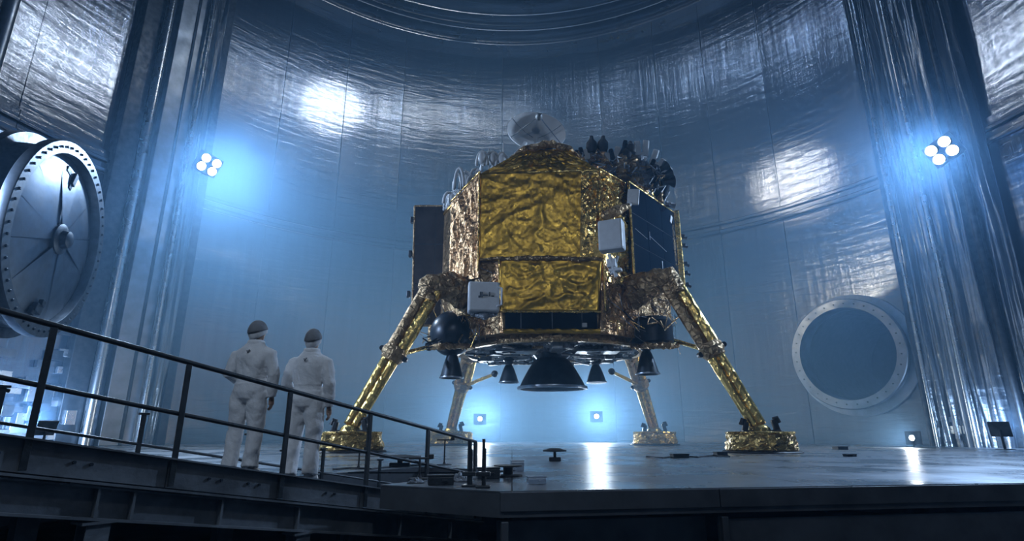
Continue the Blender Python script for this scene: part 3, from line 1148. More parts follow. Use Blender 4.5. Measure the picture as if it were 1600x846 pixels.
# ---- dark propellant tanks at the near corners
mb = MB()
mb.sphere((-2.15, 20.0, 3.98), .78, 14, (1, 1, 1.05))
mb.build('propellant_tank', M['tank'], lander, smooth=True)
mb = MB()
mb.lathe([(.001, 3.45), (.55, 3.5), (.72, 3.62), (.72, 4.35), (.6, 4.5), (.001, 4.6)], 32, (5.0, 19.9, 0))
mb.build('propellant_tank', M['tank'], lander, smooth='auto')
for (x, y) in ((-2.15, 20.0), (5.0, 19.9)):
    crumple_tube('tank_cradle', [(x - .75, y, 3.5), (x - .3, y - .7, 3.42), (x + .35, y - .72, 3.42), (x + .8, y - .1, 3.5)], [.09, .12, .12, .09], M['bronze'], 10, .10, x, None, 10, 5)
    for k in range(5):
        mb = MB()
        a = random.uniform(3.3, 5.6)
        p0 = V((x + .8 * math.cos(a), y + .8 * math.sin(a), random.uniform(3.5, 4.6)))
        mb.path([p0, p0 + V((random.uniform(-.4, .4), -.15, random.uniform(-.4, .5))), p0 + V((random.uniform(-.7, .7), .05, random.uniform(-.5, .6)))], .03, 6)
        mb.build('pipe', M[random.choice(('steel_dark', 'bronze', 'silver_foil'))], lander)

# ---- legs
def leg(top, bot, mount, brace_to, f0=.46, s=1.0):
    top, bot = V(top), V(bot)
    ax = (bot - top).normalized()
    side = ax.cross(V((0, 1, 0))).normalized()
    L = (bot - top).length
    col = top + ax * (L * f0)
    g = crumple_tube('leg', [top + side * .17 * s, col + side * .17 * s], [.22 * s, .21 * s], M['gold_leg'], 16, .025, top.x, None, 24, 2, False)
    crumple_tube('leg_sleeve', [top - side * .19 * s + ax * .1, col - side * .17 * s], [.2 * s, .19 * s], M['bronze'], 16, .03, top.x + 4, g, 24, 2, False)
    crumple_tube('lower_strut', [col + side * .13 * s, bot + side * .10 * s], [.17 * s, .155 * s], M['gold_leg'], 16, .015, top.x + 5, g, 24, 2, False)
    crumple_tube('lower_strut', [col - side * .15 * s, bot - side * .12 * s], [.155 * s, .14 * s], M['gold_leg'], 16, .015, top.x + 6, g, 24, 2, False)
    crumple_tube('leg_collar', [col - ax * .22, col - ax * .08, col + ax * .1, col + ax * .25], [.36 * s, .42 * s, .40 * s, .31 * s], M['bronze'], 18, .06, top.x, g, 5, 4)
    for sg in (-1, 1):
        mb = MB()
        mb.path([col + side * .42 * sg * s - V((0, .1, 0)), col + side * .42 * sg * s + V((0, .1, 0))], .09, 10)
        mb.build('collar_pin', M['steel_dark'], g)
    # brace struts back to the base
    for b in brace_to:
        crumple_tube('brace', [col + ax * .1, V(b)], [.085 * s, .075 * s], M['gold_leg'], 12, .015, top.x, g, 16, 2, False)
        mb = MB()
        mb.sphere(V(b), .15, 8)
        mb.build('brace_joint', M['steel_dark'], g, smooth=True)
    # foil-wrapped shoulder from the body to the strut head
    crumple_tube('leg_shoulder', [V(mount), V(mount).lerp(top, .55) + V((0, 0, .12)), top + V((0, 0, .16)), top + ax * .5], [.62 * s, .52 * s, .40 * s, .32 * s], M['bronze'], 20, .22, top.x, g, 9, 2.2)
    # footpad
    c = V((bot.x, bot.y, 0))
    mb = MB()
    mb.lathe([(.001, .04), (1.0, .04), (1.03, .09)] + [(1.03 - .05 * k / 8, .09 + .42 * k / 8) for k in range(1, 9)] + [(.93, .57), (.86, .6), (.6, .61), (.3, .62), (.001, .62)], 64, c)
    for i, v in enumerate(mb.v):
        d = V((v.x - c.x, v.y - c.y, 0))
        if .1 < v.z and d.length > .5:
            mb.v[i] = v + d.normalized() * .15 * (noise.turbulence(v * 2.6, 3, True) - .5)
    # ring in the drum for dents
    pad = mb.build('footpad', M['pad_foil'], g)
    mb = MB()
    mb.lathe([(.001, 0.0), (1.12, 0.0), (1.14, .02), (1.1, .05), (.001, .05)], 44, c)
    mb.build('pad_sole', M['black'], pad)
    mb = MB()
    mb.lathe([(.001, .6), (.34, .6), (.3, .72), (.2, .8), (.001, .84)], 20, c)
    mb.build('ball_joint', M['gold_leg'], pad, smooth='auto')
    for sg, hh in ((-1, .32), (1, .38)):
        mb = MB()
        p = c + V((sg * .42, -.1, .58))
        mb.box(p + V((0, 0, .03)), (.3, .25, .08), None, .02)
        mb.box(p + V((sg * .04, 0, hh / 2)), (.17, .16, hh), Matrix.Rotation(-sg * .25, 3, 'Y'), .04)
        mb.path([p + V((0, 0, hh)), p + V((sg * .1, 0, hh + .05)), p + V((sg * .16, 0, hh - .1))], .07, 8)
        mb.build('pad_lug', M['black'], pad)
    crumple_tube('pad_rope', [c + V((.95 * math.cos(a), .95 * math.sin(a), .56)) for a in [2 * math.pi * i / 18 for i in range(19)]], [.045] * 19, M['gold_bright'], 6, .03, 3, pad, 2, 4)
    return g


leg((-2.72, 18.75, 5.35), (-5.02, 18.2, .75), (-1.7, 19.4, 5.35), [(-2.95, 20.0, 3.5)], .50)
leg((5.42, 18.7, 5.55), (7.5, 17.75, .75), (4.3, 19.7, 5.4), [(5.7, 20.0, 3.75)], .50)
leg((-1.85, 25.3, 4.0), (-2.85, 27.4, .75), (-1.0, 24.6, 4.1), [(-.75, 24.6, 3.0)], .42, .95)
leg((5.3, 25.3, 4.1), (6.65, 27.4, .75), (4.4, 24.6, 4.1), [(4.3, 24.6, 3.1)], .42, .95)

# ---- right solar panel, on the diagonal face
def panel(name, bl, br, tr, tl, mat, nx, nz, frame_mat, th=.12, part='solar_cell', line=.03, label=None):
    bl, br, tr, tl = V(bl), V(br), V(tr), V(tl)
    nrm = (br - bl).cross(tl - bl).normalized()
    def Q(s, t, d=0.0):
        return (bl * (1 - s) + br * s) * (1 - t) + (tl * (1 - s) + tr * s) * t + nrm * d
    mb = MB()
    P = [Q(0, 0), Q(1, 0), Q(1, 1), Q(0, 1)]
    mb.add([p for p in P] + [p - nrm * th for p in P], [(0, 1, 2, 3), (7, 6, 5, 4), (1, 0, 4, 5), (2, 1, 5, 6), (3, 2, 6, 7), (0, 3, 7, 4)])
    root = mb.build(name, M['steel_dark'], lander)
    if label: root['label'] = label
    e = .012
    for i in range(nx):
        for j in range(nz):
            s0, s1, t0, t1 = (i + e) / nx, (i + 1 - e) / nx, (j + e) / nz, (j + 1 - e) / nz
            mb = MB()
            A = [Q(s0, t0, .02), Q(s1, t0, .02), Q(s1, t1, .02), Q(s0, t1, .02)]
            mb.add(A + [a - nrm * .025 for a in A], [(0, 1, 2, 3), (1, 0, 4, 5), (2, 1, 5, 6), (3, 2, 6, 7), (0, 3, 7, 4)])
            mb.build(part, mat, root)
    mb = MB()
    for a, b in ((Q(0, 0), Q(1, 0)), (Q(1, 0), Q(1, 1)), (Q(1, 1), Q(0, 1)), (Q(0, 1), Q(0, 0))):
        mb.path([a, b], .045, 8)
    mb.build('panel_frame', frame_mat, root)
    return root, Q


sp_, Q = panel('solar_panel', (4.36, 19.36, 6.0), (6.86, 22.3, 5.9), (6.86, 22.3, 9.55), (4.36, 19.36, 9.62), M['solar'], 3, 3, M['gold_bright'], label='navy solar panel with thin gold frame')
for (s0, t0, s1, t1) in ((.06, .50, .30, .46), (.36, .56, .36, .47), (.36, .51, .72, .44), (.6, .1, .6, .3), (.72, .04, .72, .26)):
    mb = MB()
    mb.path([Q(s0, t0, .03), Q(s1, t1, .03)], .012, 5)
    mb.build('busbar', M['solar_line'], sp_)
mb = MB()
mb.box(Q(.9, .88, .03), (.16, .03, .36), Matrix.Rotation(.87, 3, 'Z') @ Matrix.Rotation(.4, 3, 'Y'), .01)
mb.build('panel_tag', M['white_paint'], sp_)
mb = MB()
mb.box((6.98, 22.45, 7.7), (.22, .4, 3.9), None, .04)
edge = mb.build('panel_hinge_beam', M['gold_bright'], lander)
for z in (6.4, 6.9, 7.3, 8.1, 8.5):
    mb = MB()
    mb.box((7.16, 22.4, z), (.16, .2, .22), Matrix.Rotation(.2 * z, 3, 'Y'), .03)
    mb.path([(7.12, 22.4, z), (7.34, 22.35, z - .1)], .06, 8)
    mb.build('hinge_knob', M['steel_dark'], edge)
# folded radiator wing on the left
rp, Q2 = panel('radiator_wing', (-3.72, 20.7, 4.4), (-2.15, 20.75, 4.4), (-2.15, 20.75, 9.2), (-3.84, 20.7, 9.18), M['radiator'], 2, 3, M['bronze'], .25, 'radiator_plate', label='dark brown folded radiator wing')
mb = MB()
mb.box((-2.6, 21.4, 6.8), (.3, 1.2, 4.0), None, .03)
mb.build('wing_hinge', M['steel_dark'], lander)
for z in (5.6, 7.2, 8.6):
    mb = MB()
    mb.box((-3.92, 20.75, z), (.14, .2, .26), None, .03)
    mb.build('hinge_knob', M['steel_dark'], rp)

# ---- white instrument boxes
mb = MB()
mb.box((-.93, 17.85, 4.77), (1.0, .62, .98), Matrix.Rotation(.12, 3, 'Z'), .06)
b1 = mb.build('instrument_box', M['white_paint'], lander)
b1['label'] = 'white instrument box low on the left front'
mb = MB()
for (x, z, w, h) in ((-.98, 4.82, .10, .18), (-.85, 4.80, .16, .05), (-.72, 4.84, .05, .14), (-.62, 4.78, .09, .04), (-1.05, 4.75, .05, .07)):
    mb.box((x, 17.53 + (x + .93) * .12, z), (w, .03, h), Matrix.Rotation(.12, 3, 'Z'), .008)
mb.build('box_connector', M['steel_dark'], b1)
mb = MB()
mb.path([(-.48, 17.6, 5.1), (-.33, 17.6, 5.05), (-.33, 17.6, 4.5), (-.48, 17.6, 4.45)], .035, 8)
mb.build('box_handle', M['white_paint'], b1)
crumple_tube('box_underwrap', [(-1.3, 17.95, 4.3), (-.9, 17.8, 4.2), (-.5, 17.9, 4.3)], [.1, .16, .1], M['silver_foil'], 10, .1, 2, b1, 8, 5)
mb = MB()
mb.box((-.8, 18.4, 4.75), (.3, .7, .3), None, .02)
mb.build('box_arm', M['steel_dark'], b1)
rb = Matrix.Rotation(-.42, 3, 'Z')
mb = MB()
mb.box((3.38, 18.05, 6.98), (.84, .5, 1.08), rb, .07)
b2 = mb.build('instrument_box', M['white_paint'], lander)
b2['label'] = 'white instrument box high on the right front'
mb = MB()
mb.box((3.44, 17.78, 7.0), (.09, .04, .07), rb, .01)
mb.box((3.40, 17.79, 7.2), (.03, .03, .03), rb)
mb.box((3.42, 17.79, 6.75), (.03, .03, .03), rb)
mb.build('box_port', M['black'], b2)
mb = MB()
mb.box((3.4, 18.35, 6.1), (.3, .3, .3), rb, .03)
mb.box((3.5, 18.3, 5.85), (.42, .25, .10), rb, .02)
mb.path([(3.3, 18.25, 6.4), (3.5, 18.25, 5.6)], .06, 8)
mb.path([(3.6, 18.3, 6.35), (3.35, 18.3, 5.7)], .05, 8)
mb.build('box_bracket', M['white_paint'], b2)
# dark horn on an arm with a white plate beyond it
crumple_tube('horn_arm', [(3.2, 18.5, 7.85), (3.55, 18.25, 7.95), (4.1, 18.3, 8.2)], [.17, .2, .1], M['bronze'], 14, .03, 3, None, 8, 2, False)
mb = MB()
mb.box((4.36, 18.75, 8.72), (.42, .08, .62), Matrix.Rotation(-.3, 3, 'Z') @ Matrix.Rotation(.12, 3, 'Y'), .1)
mb.path([(4.1, 18.4, 8.2), (4.3, 18.8, 8.5)], .05, 8)
mb.build('antenna_plate', M['white_paint'], lander)

# ---- dish antenna on the roof
DC, DA = V((1.02, 20.9, 12.62)), V((.10, -.93, .36)).normalized()
mb = MB()
RD = 1.2
prof = [(.001, -.42)] + [(RD * t, -.42 + .42 * t * t) for t in (.15, .3, .45, .6, .75, .9, 1.0)]
prof += [(RD + .02, .02), (RD + .02, -.03)] + [(RD * t, -.47 + .42 * t * t) for t in (1.0, .9, .75, .6, .45, .3, .15)] + [(.001, -.47)]
mb.lathe(prof, 56, DC, DA)
dish = mb.build('dish_antenna', M['dish'], lander, smooth='auto')
qd = V((0, 0, 1)).rotation_difference(DA).to_matrix()
mb = MB()
for w in (90, 210, 330):
    w = math.radians(w)
    mb.path([DC + qd @ V((RD * .98 * math.cos(w), RD * .98 * math.sin(w), 0)), DC + DA * .75], .022, 6)
mb.build('feed_strut', M['steel_blue'], dish)
mb = MB()
mb.lathe([(.001, .62), (.13, .62), (.16, .75), (.10, .88), (.001, .9)], 16, DC, DA)
mb.build('feed_horn', M['grey_plate'], dish, smooth='auto')
mb = MB()
for w in (30, 150, 270):
    w = math.radians(w)
    mb.path([DC + qd @ V((RD * t * math.cos(w), RD * t * math.sin(w), -.415 + .42 * t * t)) for t in (.1, .4, .7, 1.0)], .012, 5)
mb.build('dish_seam', M['steel_blue'], dish)
mb = MB()
mb.path([DC - DA * .47, DC + V((0, .5, -.6))], .16, 10)
for (x, y) in ((.2, 20.2), (1.9, 20.2), (.3, 21.9), (1.8, 21.9)):
    mb.path([(x, y, 10.7), (1.02 + (x - 1.02) * .35, 21.2, 12.1)], .055, 8)
mb.path([(.15, 20.2, 11.2), (.55, 20.6, 11.9)], .09, 8)
mb.box((1.05, 20.6, 11.25), (1.4, .8, .5), None, .05)
mb.build('dish_mount', M['white_paint'], dish)
mb = MB()
mb.box((1.05, 20.0, 11.1), (1.1, .5, .55), None, .08)
mb.build('drive_box', M['nozzle'], dish)
crumple_tube('roof_ridge', [(-.2, 19.4, 10.45), (.5, 19.1, 10.85), (1.4, 19.05, 11.0), (2.1, 19.1, 10.85), (2.7, 19.4, 10.55)], [.08, .13, .15, .13, .08], M['bronze'], 12, .14, 1, None, 8, 3)

# ---- roof equipment, left: white tube clusters
def loops(name, c, n, r, mat, seed):
    rnd = random.Random(seed)
    for k in range(n):
        mb = MB()
        c0 = V(c) + V((rnd.uniform(-r, r), rnd.uniform(-.3, .5), 0))
        h, w = rnd.uniform(.35, .85), rnd.uniform(.15, .35)
        a = rnd.uniform(-.6, .6)
        pts = [c0 + V((w * math.cos(t) * math.cos(a), w * math.cos(t) * math.sin(a), h * math.sin(t))) for t in [math.pi * i / 8 for i in range(9)]]
        mb.path(pts, .06, 8)
        if k % 2 == 0:
            mb.sphere(c0 + V((0, 0, h * .5)), .2, 8, (.8, .8, 1.3))
        mb.build(name, mat, lander, smooth=True)


loops('helium_pipe', (-.5, 19.9, 10.42), 14, .7, M['white_paint'], 2)
loops('helium_pipe', (-1.6, 19.9, 9.5), 13, .55, M['white_paint'], 5)
loops('helium_pipe', (-2.25, 20.3, 8.98), 9, .3, M['white_paint'], 8)
for (x, y, z, h) in ((-.9, 19.8, 10.2, 1.0), (-2.3, 20.0, 9.0, .9), (-.35, 20.4, 10.5, 1.3)):
    mb = MB()
    mb.path([(x, y, z), (x, y, z + h)], .018, 6)
    mb.build('whip_antenna', M['white_paint'], lander)

# ---- roof equipment, right: thruster heads, masts and cameras
def head(c, kind, h, a=0.0):
    c = V(c)
    mb = MB()
    rot = Matrix.Rotation(a, 3, 'Y')
    if kind == 'bottle':
        mb.lathe([(.001, 0), (.2, .0), (.24, h * .3), (.22, h * .6), (.1, h * .8), (.07, h), (.001, h)], 14, c, rot @ V((0, 0, 1)))
        return mb.build('valve_cap', M['black'], lander, smooth='auto')
    if kind == 'blade':
        mb.box(c + rot @ V((0, 0, h / 2)), (.26, .12, h), rot, .05)
        return mb.build('sensor_blade', M['white_paint'], lander)
    if kind == 'dark':
        mb.box(c + rot @ V((0, 0, h / 2)), (.2, .22, h), rot, .07)
        return mb.build('sensor_head', M['tank'], lander)
    mb.lathe([(.001, 0), (.12, 0), (.14, .25), (.26, h), (.23, h), (.1, .3)], 16, c, rot @ V((0, 0, 1)))
    return mb.build('attitude_thruster', M['nozzle'], lander, smooth='auto')


for (px, py, kind, h, a) in ((925, 240, 'bottle', .8, 0), (941, 238, 'bottle', .75, .1), (910, 246, 'dark', .45, -.2), (899, 247, 'dark', .35, .2), (975, 240, 'dark', .6, .15),
                             (968, 246, 'dark', .7, .5), (986, 240, 'bottle', .55, 0), (998, 246, 'blade', .75, -.05), (1008, 246, 'blade', .8, .12), (1018, 258, 'blade', .75, .35),
                             (1026, 266, 'blade', .6, .6), (1031, 277, 'thr', .5, 1.3), (1028, 268, 'thr', .45, 1.0), (1022, 285, 'dark', .6, .9), (1012, 275, 'dark', .8, .4), (1003, 262, 'blade', .7, .2), (1014, 270, 'blade', .6, .5), (1036, 285, 'thr', .45, 1.5), (1034, 272, 'blade', .5, .9), (980, 252, 'bottle', .7, -.1), (958, 250, 'dark', .5, -.2), (948, 254, 'blade', .45, .1), (918, 250, 'blade', .5, -.1), (893, 248, 'dark', .3, -.1), (962, 246, 'blade', .5, .25), (905, 250, 'blade', .3, 1.2), (885, 246, 'blade', .35, 1.2)):
    head(at(px, py, 21.2), kind, h, a)
for (x0, y0, x1, y1, r0, r1, m) in ((925, 262, 927, 240, .28, .2, 'bronze'), (941, 266, 941, 240, .3, .2, 'copper'), (970, 285, 973, 245, .5, .3, 'bronze'), (955, 275, 950, 256, .35, .2, 'silver_foil'),
                                    (990, 292, 988, 246, .45, .28, 'bronze'), (1008, 312, 1002, 246, .34, .26, 'silver_foil'), (1020, 300, 1018, 262, .25, .35, 'tank'), (1000, 306, 990, 270, .4, .3, 'copper'),
                                    (1010, 318, 1016, 290, .3, .22, 'gold_bright'), (905, 258, 903, 244, .25, .18, 'tank'), (1030, 316, 1034, 298, .12, .08, 'bronze')):
    crumple_tube('equipment_mast', [at(x0, y0, 21.3), at(x1, y1, 21.3)], [r0, r1], M[m], 12, .16, x0, None, 12, 3)
mb = MB()
mb.box(at(985, 282, 21.8), (3.2, .7, .9), Matrix.Rotation(.35, 3, 'Y'), .1)
mb.build('equipment_deck', M['tank'], lander)
for k in range(46):
    px = random.uniform(905, 1035)
    py = 246 + max(0, px - 930) * .28 + random.uniform(-4, 26)
    p0 = at(px, py, 20.9)
    mb = MB()
    mb.path([p0, p0 + V((random.uniform(-.3, .3), random.uniform(-.1, .1), random.uniform(.0, .4))), p0 + V((random.uniform(-.5, .5), .2, random.uniform(-.2, .5)))], .03, 6)
    mb.build('harness', M[random.choice(('white_paint', 'silver_foil', 'steel_dark', 'bronze'))], lander)
mb = MB()
p0 = at(1036, 318, 21.6)
mb.path([p0, at(1046, 300, 21.6), at(1040, 290, 21.6), at(1030, 296, 21.6)], .03, 6)
mb.path([at(1055, 322, 21.7), at(1040, 318, 21.7)], .12, 8)
mb.build('panel_stay', M['silver_foil'], lander)

# ================================================================ GANGWAY
gang = empty('gangway', (N0.x, N0.y, PIT))
tag(gang, 'dark steel gangway with handrails sloping down past the platform', 'gangway')
RH = .88
T_A, T_B = -1.9, 5.62
rot_r = Matrix((U, -RT, V((0, 0, 1)))).transposed()      # x along, y to the left, z up (horizontal frame)
slope_a = math.atan(SLOPE)
rot_s = rot_r @ Matrix.Rotation(-slope_a, 3, 'Y')


def rbox(name, t0, t1, a0, a1, z0, z1, mat, bev=.006, parent=None):
    """box following the slope, a = across (right positive), z relative to deck"""
    mb = MB()
    P = []
    for t in (t0, t1):
        for a in (a0, a1):
            for z in (z0, z1):
                P.append(ramp(t, a, z))
    mb.add(P, [(0, 1, 3, 2), (4, 6, 7, 5), (0, 4, 5, 1), (2, 3, 7, 6), (0, 2, 6, 4), (1, 5, 7, 3)])
    return mb.build(name, mat, parent or gang, recalc=True)


# deck plates
t = T_A
while t < T_B - .05:
    t2 = min(T_B, t + .94)
    rbox('deck_plate', t + .006, t2 - .006, -RW, -.02, -.03, 0.0, M['beam'])
    t = t2
# toe board, channel flanges, deep girder (near side), plain girder on the far side
for (ta, tb) in ((T_A, .96), (.97, 2.08), (2.09, 3.2), (3.21, 4.3), (4.31, T_B)):
    rbox('toe_board', ta, tb, -.02, .015, -.215, .02, M['beam'])
rbox('toe_flange', T_A, T_B, -.03, .07, .02, .034, M['beam'])
rbox('toe_flange', T_A, T_B, -.05, .06, -.245, -.225, M['beam'])
rbox('girder_web', T_A, T_B, -.06, -.04, -.49, -.255, M['beam'])
rbox('girder_flange', T_A, T_B, -.12, .05, -.51, -.49, M['beam'])
rbox('girder_flange', T_A, T_B, -.12, .03, -.272, -.255, M['beam'])
rbox('girder_web', T_A, T_B, -RW - .02, -RW, -.49, .02, M['beam'])
rbox('girder_flange', T_A, T_B, -RW - .07, -RW + .05, -.51, -.49, M['beam'])
for t in (-.9, .45, .72, 1.5, 2.36, 3.9, 4.9):
    rbox('girder_stiffener', t, t + .02, -.045, .03, -.488, -.27, M['beam'])
for t in (-1.2, -.35, .25, 1.35, 1.75, 2.7, 3.6, 4.0, 4.85):
    rbox('packer', t, t + .16, -.05, .02, -.255, -.24, M['beam'])
    mb = MB()
    for tt in (t, t + .12):
        mb = MB()
        mb.path([ramp(tt, .013, -.1), ramp(tt, .03, -.1)], .014, 6)
        mb.build('bolt', M['steel_dark'], gang)
# support columns down to the pit
for t, w in ((.50, .17), (2.45, .17), (-1.3, .17), (4.4, .16)):
    for a in (-.06, -RW + .02):
        top = ramp(t, a, -.51)
        mb = MB()
        h = top.z - PIT
        c = V((top.x, top.y, PIT + h / 2))
        mb.box(c + rot_r @ V((0, w / 2, 0)), (w, .014, h), rot_r)
        mb.box(c - rot_r @ V((0, w / 2, 0)), (w, .014, h), rot_r)
        mb.box(c, (.014, w, h), rot_r)
        mb.box(V((top.x, top.y, top.z - .01)), (w + .08, w + .06, .02), rot_r)
        mb.box(V((top.x, top.y, PIT + .01)), (w + .12, w + .12, .02), rot_r)
        mb.build('support_column', M['beam'], gang)
    mb = MB()
    mb.path([ramp(t, -.06, -.75), ramp(t, -RW + .02, -1.6)], .03, 6)
    mb.build('cross_brace', M['beam'], gang)
for z in (-1.05, -1.5):
    rbox('lower_tie', T_A, T_B, -RW * .6, -RW * .6 + .1, z, z + .1, M['beam'])
# near handrail
PT = [-1.05, -.075, 1.0, 2.11, 3.27, 4.34, 5.42]
for t in PT:
    mb = MB()
    p0, p1 = ramp(t, .0, -.2), ramp(t, .0, RH - .02)
    mb.box((p0 + p1) / 2 + RT * .04, (.05, .014, (p1 - p0).length), rot_r, .003)
    mb.box((p0 + p1) / 2 + RT * .015, (.012, .05, (p1 - p0).length), rot_r, .003)
    mb.build('rail_post', M['rail'], gang)
for nm, h, r in (('top_rail', RH, .024), ('mid_rail', RH * .47, .02)):
    mb = MB()
    mb.path([ramp(t, .02, h) for t in (T_A, 1.0, 3.3, 5.43)], r, 10)
    mb.build(nm, M['rail'], gang, smooth='auto')
mb = MB()
mb.path([ramp(5.43, .02, RH), ramp(5.45, .02, RH - .03), ramp(5.45, .02, .0)], .022, 8)
mb.build('rail_end', M['rail'], gang)
# low guard rail on the far side
for t in (-1.2, .1, 1.35, 2.62, 3.15, 3.8, 4.9):
    h = .52 if t not in (3.15,) else .4
    mb = MB()
    p0, p1 = ramp(t, -RW + .05, 0), ramp(t, -RW + .05, h)
    mb.box((p0 + p1) / 2, (.045, .03, h), rot_r, .004)
    mb.box(p1 + V((0, 0, -.01)), (.10, .05, .025), rot_r, .004)
    mb.build('guard_post', M['rail'], gang)
mb = MB()
mb.path([ramp(t, -RW + .05, .19) for t in (T_A, 2.0, T_B)], .016, 8)
mb.build('guard_rail', M['rail'], gang)
mb = MB()
mb.path([ramp(t, -RW + .05, .48) for t in (T_A, -.4, .15)], .018, 8)
mb.build('guard_rail', M['rail'], gang)

# two bollards at the foot of the gangway
for (px, py, h, lab) in ((733, 761, .50, 'shorter black steel bollard left of its twin by the gangway end'), (755, 762.5, .52, 'slim black steel bollard right of its twin by the gangway end')):
    p = at_floor(px, py)
    mb = MB()
    mb.path([p, p + V((0, 0, h))], .026 if px < 740 else .018, 10)
    mb.path([p + V((.01, -.01, 0)), p + V((.01, -.01, h * .8))], .03 if px < 740 else .02, 10)
    mb.box(p + V((0, 0, .012)), (.16, .16, .024), None, .006)
    o = mb.build('bollard', M['rail'])
    mb = MB()
    mb.box(p + V((0, -.03, h * .28)), (.16, .05, .05), None, .01)
    mb.build('cable_clamp', M['rail'], o)
    tag(o, lab, 'bollard', 'bollards by the gangway')

# ================================================================ PEOPLE
def solidify_remesh(mb, name, voxel, smooth_it):
    o = mb.build(name, M['suit'], recalc=True)
    md = o.modifiers.new('r', 'REMESH')
    md.mode = 'VOXEL'
    md.voxel_size = voxel
    md2 = o.modifiers.new('s', 'SMOOTH')
    md2.factor = .5
    md2.iterations = smooth_it
    dg = bpy.context.evaluated_depsgraph_get()
    me = bpy.data.meshes.new_from_object(o.evaluated_get(dg))
    bpy.data.objects.remove(o)
    return me


def person(loc, height, yaw, arms, lean, head_yaw, label):
    root = empty('person', loc)
    root.rotation_euler = (0, 0, yaw)
    root.scale = (height / 1.78,) * 3
    tag(root, label, 'person')

    def link(name, me, mat):
        me.materials.clear()
        me.materials.append(mat)
        me.polygons.foreach_set('use_smooth', [True] * len(me.polygons))
        o = bpy.data.objects.new(name, me)
        C.objects.link(o)
        o.parent = root
        return o

    feet = [V((-.135, .0, 0)), V((.13, -.02, 0))]
    hips = [V((-.10, 0, .90)), V((.10, 0, .90))]
    knees = [V((-.122, .025, .50)), V((.118, .02, .50))]
    # coverall, loose over the body
    mb = MB()
    lx = lean
    mb.rings([(0, .0, .80, .10, .09), (0, 0, .84, .175, .135), (0, -.005, .92, .205, .15), (0, 0, 1.02, .19, .14), (lx * .4, .0, 1.10, .178, .132),
              (lx * .6, .0, 1.22, .197, .142), (lx, -.005, 1.32, .212, .145), (lx, -.005, 1.385, .195, .132), (lx, 0, 1.435, .172, .118), (lx, .0, 1.475, .130, .10), (lx, .005, 1.515, .095, .09)], 28)
    for s_ in (0, 1):
        mb.path([hips[s_] + V((0, 0, .02)), hips[s_].lerp(knees[s_], .3), hips[s_].lerp(knees[s_], .65), knees[s_], knees[s_].lerp(feet[s_] + V((0, 0, .08)), .35), knees[s_].lerp(feet[s_] + V((0, 0, .08)), .75), feet[s_] + V((0, -.01, .075))],
                [.115, .118, .105, .092, .092, .090, .094], 18)
        sh, el, wr = (V(q) for q in arms[s_])
        mb.path([sh - V((.06 * (1 if s_ else -1), 0, -.02)), sh, sh.lerp(el, .5), el, el.lerp(wr, .5), wr], [.075, .082, .078, .070, .064, .054], 16)
    me = solidify_remesh(mb, 'tmp', .0125, 5)
    sd = random.uniform(0, 50)
    nr = [v.normal.copy() for v in me.vertices]
    for v, n_ in zip(me.vertices, nr):
        p = v.co
        f = noise.noise(V((p.x * 9, p.y * 9, p.z * 4 + sd))) * .014 + (noise.turbulence(V((p.x * 9 + p.z * 5 + sd, p.y * 9, p.z * 6)), 3, True) - .5) * .013
        if p.z > 1.46:
            f *= .3
        if abs(p.z - 1.06) < .03 and abs(p.x) < .2:
            f -= .008
        v.co = p + n_ * f
    link('coverall', me, M['suit'])
    # body: one continuous figure with head and hands
    mb = MB()
    mb.rings([(0, 0, .82, .12, .09), (0, 0, .92, .165, .115), (lx * .4, 0, 1.10, .14, .10), (lx, 0, 1.33, .175, .11), (lx, 0, 1.42, .17, .095), (lx, .005, 1.47, .08, .07), (lx, .01, 1.52, .058, .06), (lx, .015, 1.58, .056, .058), (lx, .015, 1.62, .05, .05)], 22)
    for s_ in (0, 1):
        mb.path([hips[s_], hips[s_].lerp(knees[s_], .5), knees[s_], knees[s_].lerp(feet[s_], .4), feet[s_] + V((0, 0, .05))], [.085, .078, .058, .056, .04], 14)
        mb.path([feet[s_] + V((0, -.06, .05)), feet[s_] + V((0, .05, .045)), feet[s_] + V((0, .17, .03))], [.035, .042, .03], 10)
        sh, el, wr = (V(q) for q in arms[s_])
        d = (wr - el).normalized()
        mb.path([sh, sh.lerp(el, .5), el, el.lerp(wr, .5), wr, wr + d * .03], [.055, .05, .042, .038, .028, .028], 12)
        # hand: palm, four bent fingers, thumb leaving the side of the palm
        fw = V((0, 1, 0))
        w_ = (fw - d * fw.dot(d)).normalized()          # knuckle row direction
        if w_.length < .5:
            w_ = V((0, 0, 1))
        inn = d.cross(w_)
        if inn.x * (1 if s_ == 0 else -1) < 0:
            inn = -inn
        mb.path([wr + d * .01, wr + d * .045, wr + d * .095], [.028, .036, .034], 10, True, .45)
        for k, ln in enumerate((.068, .078, .073, .058)):
            b0 = wr + d * .088 + w_ * (.028 - .0185 * k)
            mb.path([b0 - d * .015, b0 + d * ln * .4, b0 + d * ln * .75 + inn * .012, b0 + d * ln * .98 + inn * .030], [.0095, .0092, .0085, .0072], 8)
        b0 = wr + d * .030 + w_ * .026
        mb.path([b0, b0 + d * .03 + w_ * .022 + inn * .012, b0 + d * .058 + w_ * .026 + inn * .024], [.0125, .0115, .009], 8)
    # head
    hc = V((lx, .015, 1.645))
    hr = Matrix.Rotation(head_yaw, 3, 'Z')
    n0 = len(mb.v)
    mb.sphere((0, 0, 0), .1, 14, (.76, .96, 1.14))
    mb.sphere((0, .035, -.055), .06, 10, (.9, .9, 1.0))         # jaw and chin
    mb.sphere((0, .088, -.012), .018, 8, (.7, 1.2, 1.5))          # nose
    mb.sphere((0, .082, .025), .03, 8, (1.7, .5, .5))             # brow
    mb.sphere((0, .080, -.055), .018, 8, (1.5, .7, .5))           # lips
